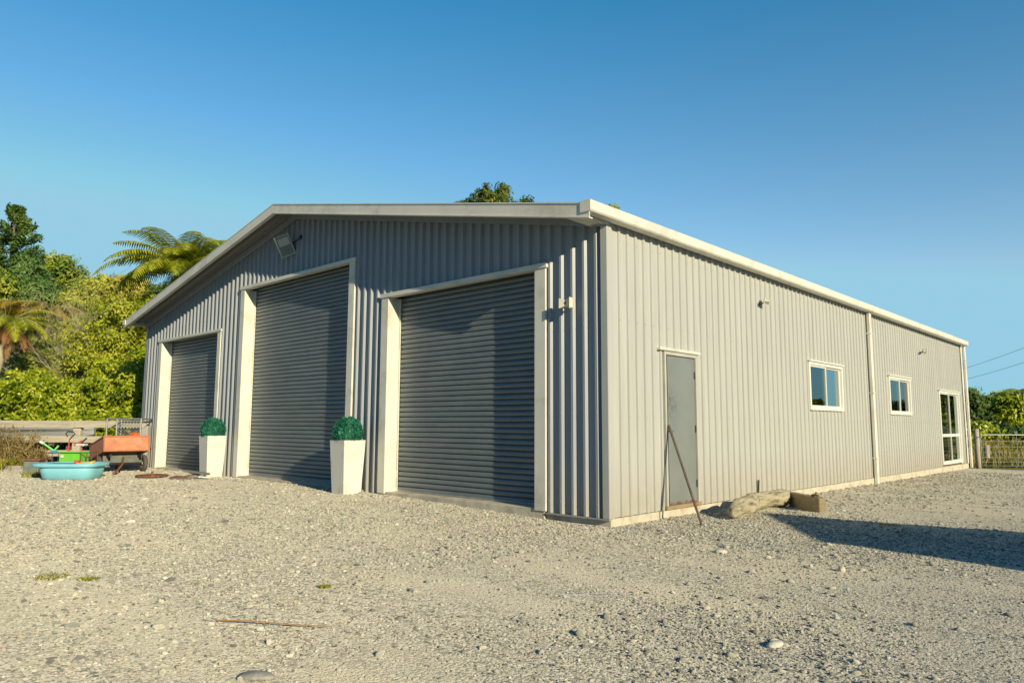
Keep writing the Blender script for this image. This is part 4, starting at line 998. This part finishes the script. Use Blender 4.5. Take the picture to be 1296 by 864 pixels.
px_tree('shrub', 'dense glossy shrub in front of the dark hollow, above the fence post', 21.6, [(88, 515, 30, 34), (72, 548, 32, 40), (108, 545, 26, 38)], F['glossy'], 14000, .14, gs, 'shrub', .06, .3)
px_tree('shrub', 'glossy shrub rising above the mesh cage', 21.4, [(140, 498, 30, 42), (128, 540, 30, 42), (160, 530, 26, 40)], F['glossy'], 15000, .14, gs, 'shrub', .06, .3)
px_tree('shrub', 'glossy shrub beside the shed corner', 21.2, [(182, 488, 26, 46), (180, 540, 26, 46), (200, 470, 22, 46)], F['glossy'], 13000, .14, gs, 'shrub', .06, .3)
px_tree('shrub', 'upper glossy shrub with dark gaps, left of the pale bare tree', 24, [(58, 462, 32, 30), (80, 480, 24, 26), (48, 490, 26, 26)], F['mid'], 13000, .14, None, 'shrub', .07, .32)
px_tree('broadleaf_tree', 'green broadleaf tree standing behind the pale bare tree', 26, [(112, 440, 34, 36), (90, 455, 26, 34), (140, 450, 30, 38), (128, 480, 28, 30)], F['lime'], 16000, .16, None, 'tree', .1, .35)
px_tree('broadleaf_tree', 'yellow green tree pressing against the left eave of the shed', 25, [(172, 430, 28, 36), (190, 410, 24, 30), (160, 460, 26, 30), (200, 440, 24, 40)], F['lime'], 15000, .15, None, 'tree', .1, .33)
px_tree('broadleaf_tree', 'olive bushy tree at the dip of the skyline', 31, [(112, 388, 28, 22), (135, 372, 24, 22), (95, 400, 24, 26), (125, 405, 32, 30)], F['lime'], 15000, .17, None, 'tree', .12, .38)
px_tree('broadleaf_tree', 'olive tree with twiggy top below the tree fern behind the roof', 31, [(165, 375, 24, 24), (188, 385, 24, 26), (160, 400, 28, 26)], F['olive'], 12000, .17, None, 'tree', .12, .38)
px_tree('dark_tree', 'dark green tree under the tree fern, half hidden by the roof', 29, [(205, 378, 18, 18), (215, 400, 26, 26), (178, 398, 16, 16), (235, 375, 22, 26)], F['dark'], 9000, .15, None, 'tree', .12, .35)
px_tree('round_tree', 'round topped green tree at the right shoulder of the pine', 38, [(72, 350, 24, 26), (88, 365, 22, 24), (55, 362, 22, 26), (82, 395, 30, 30), (50, 398, 26, 30)], F['mid'], 18000, .2, None, 'tree', .2, .45)
px_tree('round_tree', 'light green bushy tree left of the pine at the photo edge', 33, [(2, 400, 24, 28), (-14, 372, 26, 32), (22, 430, 26, 24), (-22, 420, 30, 40)], F['mid'], 13000, .18, None, 'tree', .15, .4)
px_tree('dark_tree', 'dark bushy tree filling the hollow behind the glossy shrubs', 28, [(60, 432, 30, 22), (90, 480, 36, 40), (40, 500, 40, 50), (150, 500, 40, 50), (100, 530, 60, 50)], F['dark'], 16000, .18, None, 'tree', .12, .4)
px_tree('dark_tree', 'dark green fir like tree below and right of the pine', 35, [(45, 385, 26, 30), (62, 400, 20, 24), (20, 375, 20, 34), (35, 350, 18, 26)], F['pine'], 14000, .2, None, 'tree', .15, .42, 3.5)

def pine(px_c, py_top, depth, halfw, label, n_wh=30, mat=F['pine']):
    top = spot(px_c, py_top, depth); H = top.z - GZ; root = empty('pine_tree', (top.x, top.y, GZ), label, 'tree')
    mb = MB(); mb.tube([(0, 0, -.2), (0, 0, H * .5), (.05, 0, H * .97)], [.28, .16, .03], 9); V = []; k = depth / FPX
    for i in range(n_wh):
        t = (i + random.random() * .6) / n_wh; z = H * (.22 + .77 * t); R_ = halfw * k * (1.05 - t) ** .95 * random.uniform(.7, 1.15) + .15
        for j in range(6):
            a_ = random.uniform(0, 2 * math.pi); rr = R_ * random.uniform(.6, 1.15); d = Vector((math.cos(a_), math.sin(a_), 0)); up = random.uniform(.15, .45)
            p0 = Vector((0, 0, z)); p1 = p0 + d * rr * .55 + Vector((0, 0, rr * up * .2)); p2 = p0 + d * rr + Vector((0, 0, rr * up)); mb.tube([tuple(p0), tuple(p1), tuple(p2)], [.04, .03, .01], 5)
            m_ = int(50 + rr * 60); tt = rng.uniform(.25, 1.05, m_); P_ = np.array([tuple(p0.lerp(p1, q * 2) if q < .5 else p1.lerp(p2, q * 2 - 1)) for q in tt])
            sd = np.array((-d.y, d.x, 0)); P_ += sd * (rng.normal(0, .22, m_) * (1.2 - tt * .7) * max(.4, rr * .55))[:, None] + np.array([0, 0, 1]) * rng.normal(.05, .09, m_)[:, None]
            nn = rng.normal(size=(m_, 3)) * .6 + np.array([0, 0, .9]); nn /= np.linalg.norm(nn, axis=1)[:, None]; V.append(leaf_quads(P_, nn, .26 * rng.uniform(.6, 1.3, m_), 3.2, -.6))
    V = np.concatenate(V); fastmesh('crown', V, quads_from(V), mat, root); mb.build('trunk', M['bark'], root, smooth=True); return root
pine(20, 258, 36, 84, 'tall dark pine with ragged layered branches, highest tree on the left')
pine(-14, 268, 37, 52, 'dark pine cut by the left edge of the photo')

def tree_fern(px, py, depth, label, nf=22, length=2.4, matf=None, dead=0, seed=0, trunk_r=.13, arch=(.2, .9), lean=(0, 0), az=None):
    random.seed(seed); top = spot(px, py, depth); H = top.z - GZ; root = empty('tree_fern', (top.x, top.y, GZ), label, 'tree fern')
    mb = MB(); mb.tube([(lean[0], lean[1], -.2), (lean[0] * .5, lean[1] * .5, H * .5), (0, 0, H)], [trunk_r * 1.3, trunk_r, trunk_r * .85], 10); mb.build('trunk', M['bark'] if not dead else M['paletwig'], root, smooth=True)
    def frond(V, a_, L_, elev, droop, wmax, mb2):
        d = Vector((math.cos(a_), math.sin(a_), 0)); s_ = Vector((-d.y, d.x, 0)); P_ = []; p = Vector((0, 0, H)); ang = elev; N = 34; st = L_ / N
        for k in range(N + 1):
            P_.append(p.copy()); p = p + (d * math.cos(ang) + Vector((0, 0, math.sin(ang)))) * st; ang -= droop / N * (.5 + 1.0 * k / N)
        mb2.tube([tuple(q) for q in P_[::4]] + [tuple(P_[-1])], [.018 * (1 - .85 * i / 9) for i in range(len(P_[::4]) + 1)], 5)
        for k in range(3, N + 1):
            t = k / N; wl = wmax * (math.sin(math.pi * min(1, t * .86 + .14)) ** .7) * random.uniform(.88, 1.08)
            tan = (P_[k] - P_[k - 1]).normalized(); up = s_.cross(tan); up = up if up.z > 0 else -up
            for sg in (-1, 1):
                dr = (s_ * sg + tan * .45 - Vector((0, 0, .22 + .1 * random.random()))).normalized(); b = tan * (st * .34)
                q0 = P_[k]; q1 = q0 + dr * wl * .5 + up * .01; q2 = q0 + dr * wl - Vector((0, 0, wl * .22))
                V += [q0 - b, q0 + b, q1 + b * 1.1, q1 - b * 1.1, q1 - b * 1.1, q1 + b * 1.1, q2 + b * .15, q2 - b * .15]
    V = []; mb2 = MB()
    for i in range(nf):
        a_ = 2 * math.pi * (i / nf) + random.uniform(-.15, .15) if az is None else az[i % len(az)] + random.uniform(-.12, .12)
        frond(V, a_, length * random.uniform(.85, 1.12), random.uniform(*arch), random.uniform(1.3, 1.9), length * .2, mb2)
    A = np.array([tuple(v) for v in V]); fr = fastmesh('fronds', A, quads_from(A), matf or F['fern'], root); mb2.build('frond_stems', M['paletwig'], root)
    if dead:
        V = []; mb3 = MB()
        for i in range(dead): frond(V, random.uniform(0, 6.28), length * random.uniform(.55, .85), random.uniform(-.9, -.4), random.uniform(.7, 1.1), length * .1, mb3)
        A = np.array([tuple(v) for v in V]); fastmesh('dead_fronds', A, quads_from(A), F['dead'], root); mb3.build('dead_stems', M['rust'], root)
    return root
tree_fern(232, 343, 25, 'large green tree fern arching above the left slope of the roof', 46, 2.75, F['fern'], 0, 5, arch=(.05, 1.15))
tree_fern(12, 408, 21.5, 'tree fern with hanging brown dead fronds and pale trunk at the left edge', 22, 1.55, F['fern'], 26, 8, .16, (.1, .8), lean=(-.7, -.6))
tree_fern(30, 392, 27, 'yellow orange tree fern crown above the brown one', 24, 1.9, F['fernyel'], 0, 9, arch=(.0, .6))
tree_fern(62, 392, 26, 'yellowish fern crown between the pine and the pale bare tree', 18, 1.3, F['fernyel'], 0, 19, arch=(.0, .6))
tree_fern(200, 398, 24.2, 'small yellow green tree fern tucked below the big one at the roof edge', 18, 1.5, F['fern'], 0, 12, arch=(-.1, .4))

def bare_tree(px, py_base, py_top, depth, label, seed, spread=.9, n0=5):
    random.seed(seed); b = spot(px, py_base, depth); top = spot(px, py_top, depth); H = top.z - GZ
    root = empty('bare_tree', (b.x, b.y, GZ), label, 'tree'); mb = MB()
    def grow(p, d, L_, r, lv):
        n = 4; pts = [p]; q = p.copy(); dd = d.copy()
        for i in range(n):
            dd = (dd + Vector((random.gauss(0, .16), random.gauss(0, .16), random.gauss(.05, .1)))).normalized(); q = q + dd * L_ / n; pts.append(q.copy())
        mb.tube([tuple(x_) for x_ in pts], [r * (1 - .5 * i / n) for i in range(n + 1)], 5 if lv > 1 else 4)
        if lv <= 0: return
        for k in range(4 if lv > 1 else 5):
            t = random.randint(1, n); ax = Vector((random.gauss(0, 1), random.gauss(0, 1), random.gauss(0, .5))).normalized(); nd = (dd + ax * spread).normalized(); nd.z = abs(nd.z) * .8 + .15
            grow(pts[t], nd.normalized(), L_ * random.uniform(.55, .78), r * .55, lv - 1)
    for i in range(n0): grow(Vector((random.uniform(-.3, .3), random.uniform(-.3, .3), 0)), Vector((random.gauss(0, .3), random.gauss(0, .3), 1)).normalized(), H * .52, .03, 4)
    mb.build('branches', M['paletwig'], root)
    V = crown_mesh([(random.uniform(-.8, .8), random.uniform(-.4, .4), H * t_, 1.1, .9, .8) for t_ in (.4, .55, .7, .85)], 9000, .11, 2.2, .2, .3, .5); fastmesh('leaves', V, quads_from(V), F['lime'], root)
    return root
bare_tree(118, 590, 372, 23.2, 'pale bare twiggy tree rising among the shrubs', 4, .9, 3)
bare_tree(150, 590, 380, 24.6, 'second pale bare twiggy tree, nearer the shed roof', 14, .8, 2)
bare_tree(88, 590, 395, 25.4, 'thin pale bare tree left of the other twiggy ones', 33, .8, 3)

# tree peeping above the roof
def conic_tree():
    d = 46; c0 = spot(626, 300, d); root = empty('tall_tree', (c0.x, c0.y, GZ), 'tall dark tree showing its lobed top above the middle of the roof', 'tree'); k = d / FPX
    bl = []
    for (a, b_, rx, ry) in ((612, 247, 9, 15), (637, 247, 9, 16), (626, 262, 22, 14), (600, 258, 6, 12), (585, 262, 8, 9), (666, 257, 6, 8), (655, 268, 16, 10), (640, 300, 40, 30), (610, 300, 34, 30)):
        c = spot(a, b_, d); bl.append((c.x - c0.x, c.y - c0.y, c.z - GZ, rx * k, rx * k, ry * k))
    V = crown_mesh(bl, 22000, .24, 3., -.2, .34, .35); fastmesh('crown', V, quads_from(V), F['pinesun'], root)
    mb = MB(); limbs(mb, None, bl, .3, bl[-1][2] * .8); mb.build('trunk', M['bark'], root, smooth=True)
F['pinesun'] = foliage_mat('sunlit_conifer', [(.02, .05, .01), (.06, .11, .015), (.13, .18, .02), (.3, .26, .05)], .2)
conic_tree()
px_tree('tall_tree', 'tree whose tip just shows above the gutter near the front corner', 60, [(772, 272, 9, 12), (768, 300, 26, 26)], F['mid'], 4000, .3, None, 'tree', .25, .5)

# hillside mass behind the near trees on the left
def hill(x, y):
    d = fdepth(x, y); lat = (x - CAM.x) * .7298 + (y - CAM.y) * .6836; px = 648 + FPX * lat / max(d, 1)
    return GZ - .1 + 5.5 * sstep(26, 46, d) * sstep(330, 120, px)
xs = np.linspace(-80, -8, 60); ys = np.linspace(-40, 60, 80); V = []; 
I = np.arange(60 * 80).reshape(60, 80)
for x_ in xs:
    for y_ in ys: V.append((x_, y_, hill(x_, y_) + .4 * noise.noise(Vector((x_ * .3, y_ * .3, 0)))))
keepf = []
for i in range(59):
    for j in range(79):
        cx, cy = (xs[i] + xs[i + 1]) / 2, (ys[j] + ys[j + 1]) / 2; d = fdepth(cx, cy)
        if d > 27 and hill(cx, cy) > GZ + .1: keepf.append((I[i, j], I[i + 1, j], I[i + 1, j + 1], I[i, j + 1]))
props(fastmesh('hillside', np.array(V), np.array(keepf), M['field'], smooth=True), kind='structure')
cnt = 26000; P_ = []
while len(P_) < cnt:
    d = random.uniform(27, 44); px = random.uniform(-220, 300); c = spot(px, 500, d); z = hill(c.x, c.y) + random.random() ** 2 * 1.6 * (1 + .8 * noise.noise(Vector((c.x * .4, c.y * .4, 2)))); P_.append((c.x, c.y, z))
P_ = np.array(P_); nn = rng.normal(size=P_.shape) * .5 + np.array([.3, -.3, .8]); nn /= np.linalg.norm(nn, axis=1)[:, None]
V = leaf_quads(P_, nn, .3 * rng.uniform(.6, 1.3, len(P_)), 1.8); props(fastmesh('undergrowth', V, quads_from(V), F['mid']), 'tangled green undergrowth covering the hillside behind the trees', 'undergrowth', kind='stuff')

# ------------------------------------------------------------------ right side: gate, field, tree line, power line
GD = 22.6; g0 = CAM + D * GD
def rp(px): 
    lat = (px - 648) / FPX * GD; return lat
gb = -.04
q = empty('gate_post', (0, 0, 0), 'weathered round timber gate post beside the far corner of the shed', 'post'); v = g0 + U * rp(1231.5); q.location = (v.x, v.y, gb)
MB().tube([(0, 0, -.3), (0, 0, .6), (.005, 0, 1.17)], [.075, .072, .068], 14).build('shaft', wood_mat('grey_post', (.42, .37, .27, 1), (.55, .5, .38, 1), (.2, .18, .13, 1), 2, (1, 1, .2)), q, smooth=True)
MB().box(-.02, .13, -.115, -.095, .9, .93).build('hinge', M['galv'], q)
gt = empty('farm_gate', (0, 0, 0), 'galvanised tube farm gate with wire infill across the drive', 'gate', rz=RZU); v = g0 + U * (rp(1236)); gt.location = (v.x, v.y, gb)
GL = 4.2; mb = MB(); R1 = .019
mb.tube([(0, 0, .04), (0, 0, .86), (.03, 0, .96), (.12, 0, .99), (GL - .12, 0, .99), (GL - .03, 0, .96), (GL, 0, .86), (GL, 0, .04), (0, 0, .04)], R1, 10); mb.build('tube_frame', M['galv'], gt, smooth=True)
for x_ in (.55, 1.12, 1.7, 2.3, 2.9, 3.5): MB().tube([(x_, 0, .04), (x_, 0, .99)], .008, 6).build('stay', M['galv'], gt)
mb = MB()
for z in (.16, .30, .45, .62, .80): mb.tube([(0, .01, z), (GL, .01, z)], .0045, 5)
mb.build('wires', M['galv'], gt)
q = empty('gate_post', (0, 0, 0), 'round timber post holding the latch end of the farm gate', 'post'); v = g0 + U * (rp(1236) + GL + .15); q.location = (v.x, v.y, gb); MB().tube([(0, 0, -.3), (0, 0, 1.2)], .1, 14).build('shaft', M['bark'], q)
v = CAM + D * 25 + U * ((1243 - 648) / FPX * 25); o = MB().tube([(0, 0, -.3), (0, 0, .62)], .085, 12).build('short_post', wood_mat('short_post_wood', (.42, .37, .27, 1), (.55, .5, .38, 1), (.2, .18, .13, 1), 2, (1, 1, .2))); o.location = (v.x, v.y, gb); props(o, 'short weathered fence post seen through the farm gate', 'post')
# field grass seen through the gate
P_ = []
for i in range(26000):
    d = 23.5 + 34 * random.random() ** 1.3; lat = random.uniform(.52, 1.1) * d; c = CAM + D * d + U * lat; P_.append((c.x, c.y, gz(c.x, c.y) - .06, d))
V = []
for (x_, y_, z, d) in P_:
    h = random.uniform(.12, .34) * (1 + .8 * noise.noise(Vector((x_ * .3, y_ * .3, 4)))); w_ = .02 + .0008 * d; a_ = random.uniform(0, 3.14); dx, dy = math.cos(a_) * w_, math.sin(a_) * w_; lx, ly = random.gauss(0, .07), random.gauss(0, .07)
    V += [(x_ - dx, y_ - dy, z), (x_ + dx, y_ + dy, z), (x_ + lx + dx * .2, y_ + ly + dy * .2, z + h), (x_ + lx - dx * .2, y_ + ly - dy * .2, z + h)]
V = np.array(V); props(fastmesh('pasture_grass', V, quads_from(V), F['grass']), 'rough yellow green pasture grass beyond the farm gate', 'grass', kind='stuff')
# tree line
random.seed(5)
def far_tree(px, d, blobs, mat, label, n=7000, size=.32, group='trees along the far side of the field'):
    t = px_tree('field_tree', label, d, blobs, mat, n, size, group, 'tree', .2, .55, 1.8, .2); t.location.z = gz(t.location.x, t.location.y) - .1; return t
T = []
T.append(far_tree(1228, 60, [(1230, 512, 14, 14), (1222, 540, 16, 18), (1240, 536, 14, 18), (1212, 520, 14, 26)], F['dark'], 'dark bushy field tree against the far corner of the shed'))
T.append(far_tree(1258, 62, [(1256, 520, 17, 17), (1266, 512, 15, 16), (1246, 530, 16, 20)], F['mid'], 'mid green field tree behind the middle of the farm gate'))
T.append(far_tree(1284, 60, [(1282, 512, 18, 14), (1300, 514, 18, 18), (1276, 535, 16, 20), (1296, 540, 18, 18)], F['glossy'], 'brighter green field tree at the right edge of the photo'))
T.append(far_tree(1240, 52, [(1236, 545, 12, 12), (1228, 550, 12, 12), (1250, 550, 12, 10)], F['glossy'], 'low bright green bush in front of the field trees', 5000, .26))
T.append(far_tree(1275, 53, [(1272, 550, 14, 10), (1290, 552, 14, 11)], F['dark'], 'low dark bush in front of the field trees at the right', 4000, .28))
tree_fern(1292, 494, 62, 'distant tree fern crown standing above the field trees', 16, 1.9, F['fern'], 0, 44, arch=(-.1, .5))
px_tree('field_tree', 'slim pointed treetop above the dark field tree', 66, [(1231, 500, 5, 9), (1228, 512, 8, 10)], F['pine'], 1500, .3, 'trees along the far side of the field', 'tree', .15, .5)
random.seed(77)
for i in range(26):   # carry the tree line round to the right, where the windows mirror it
    src = T[i % 3]; c = copy_tree(src); az = math.radians(-4.5 + i * 5.0 + random.uniform(-1, 1)); dd = 82 + random.uniform(-6, 14)
    c.location = (CAM.x + dd * math.sin(az), CAM.y + dd * math.cos(az), gz(5, 5) - .1); s_ = random.uniform(.95, 1.6); c.scale = (s_ * 1.2, s_ * 1.2, s_); c.rotation_euler[2] = random.uniform(0, 6.28)
    c['label'] = 'one of the trees continuing the field tree line to the right of the photo'; c['group'] = 'trees continuing the line beyond the right of the photo'
# power line
pa = Vector((-30, 75, 0)); pb = Vector((38, 44, 0))
pts_l = spot(1222, 457, 62); pts_r = spot(1330, 417, 44)
def pole(p, h, label):
    q = empty('power_pole', (p.x, p.y, -.1), label, 'pole'); MB().tube([(0, 0, -.3), (0, 0, h)], [.15, .11], 10).build('shaft', M['bark'], q); MB().box(-.9, .9, -.06, .06, h - 1.3, h - 1.18).build('crossarm', M['bark'], q); return q
dirw = (pts_r - pts_l).normalized(); L0 = pts_l - dirw * 22; R0 = pts_r + dirw * 14
for P0, lb in ((L0, 'timber power pole hidden behind the shed'), (R0, 'timber power pole carrying the wires, outside the right of the photo')): pole(P0, P0.z + .3, lb)
for dz, lb in ((0, 'upper thin power wire crossing the sky right of the shed'), (-.95, 'lower thin power wire crossing the sky right of the shed')):
    pts = [L0.lerp(R0, t) + Vector((0, 0, dz - 1.2 * 4 * t * (1 - t) * .5)) for t in np.linspace(0, 1, 24)]; o = MB().tube([tuple(p) for p in pts], .013, 5).build('power_wire', M['dark']); props(o, lb, 'wire', 'power wires')

# unseen stand-in right of frame, its shape made up to cast the drive shadow
q = empty('firewood_shelter', (8.0, 0, 0), 'timber firewood shelter with saltbox roof standing right of the photo', 'shelter')
prof = [(-.74, -.05), (-.74, 2.0), (.79, 2.52), (1.86, 1.55), (1.86, -.05)]
MB().prism(prof, 'x', .02, 1.6).build('walls', M['lumber'], q)
mb = MB()
for (a, b_) in ((prof[1], prof[2]), (prof[2], prof[3])):
    dx, dz = b_[0] - a[0], b_[1] - a[1]; n_ = math.hypot(dx, dz); ux, uz = -dz / n_ * .03, dx / n_ * .03
    e = .06; a2 = (a[0] - dx / n_ * (e if a is prof[1] else 0), a[1] - dz / n_ * (e if a is prof[1] else 0)); b2 = (b_[0] + dx / n_ * (e if b_ is prof[3] else 0), b_[1] + dz / n_ * (e if b_ is prof[3] else 0))
    mb.prism([(a2[0] + ux * .1, a2[1] + uz * .1), (b2[0] + ux * .1, b2[1] + uz * .1), (b2[0] + ux, b2[1] + uz), (a2[0] + ux, a2[1] + uz)], 'x', -.05, 1.7)
mb.build('roof', M['roof'], q)

# ------------------------------------------------------------------ light
s_dir = Vector((3.9, -1, 1.365)).normalized(); el = math.asin(s_dir.z); az = math.atan2(s_dir.x, s_dir.y)
sl = bpy.data.lights.new('sun', 'SUN'); sl.energy = 5.; sl.angle = math.radians(.5); sl.color = (1, .875, .62); so = bpy.data.objects.new('sun', sl); COL.objects.link(so)
so.rotation_euler = s_dir.to_track_quat('Z', 'Y').to_euler()
wd = bpy.data.worlds.new("World"); S.world = wd; wd.use_nodes = True; t = NT(wd); bg = t.n['Background']
sk = t.add('ShaderNodeTexSky'); sk.sky_type = 'NISHITA'; sk.sun_disc = False; sk.sun_elevation = el; sk.sun_rotation = az; sk.altitude = 50; sk.air_density = 1.0; sk.dust_density = .15; sk.ozone_density = 2.
tcw = t.add('ShaderNodeTexCoord'); sep = t.add('ShaderNodeSeparateXYZ'); t.link(tcw.outputs['Generated'], sep.inputs[0])
grad = t.ramp(sep.outputs[2], [(.10, (.94, .93, .86, 1)), (.52, (.25, .80, .93, 1))]); grad = t.mix(1., grad, (1.5, 1.5, 1.5, 1), 'MULTIPLY')
tint = t.mix(1., sk.outputs[0], grad, 'MULTIPLY')
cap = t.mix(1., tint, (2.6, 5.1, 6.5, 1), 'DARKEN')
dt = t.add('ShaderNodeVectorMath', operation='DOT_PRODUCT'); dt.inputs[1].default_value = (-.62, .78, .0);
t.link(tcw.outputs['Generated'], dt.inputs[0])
fall = t.ramp(dt.outputs['Value'], [(0, (.12, .36, .50, 1)), (.6, g(1))]); cap = t.mix(1., cap, fall, 'MULTIPLY'); t.link(cap, bg.inputs[0]); bg.inputs[1].default_value = .12  # sky dimmed and blued behind the camera to cut fill on the front wall
S.render.engine = 'CYCLES'; S.view_settings.view_transform = 'Standard'; S.view_settings.look = 'None'; S.view_settings.exposure = 0; S.view_settings.gamma = 1
S.cycles.max_bounces = 6; S.cycles.transparent_max_bounces = 8; S.cycles.use_denoising = True
S.render.resolution_x = 1024; S.render.resolution_y = 682
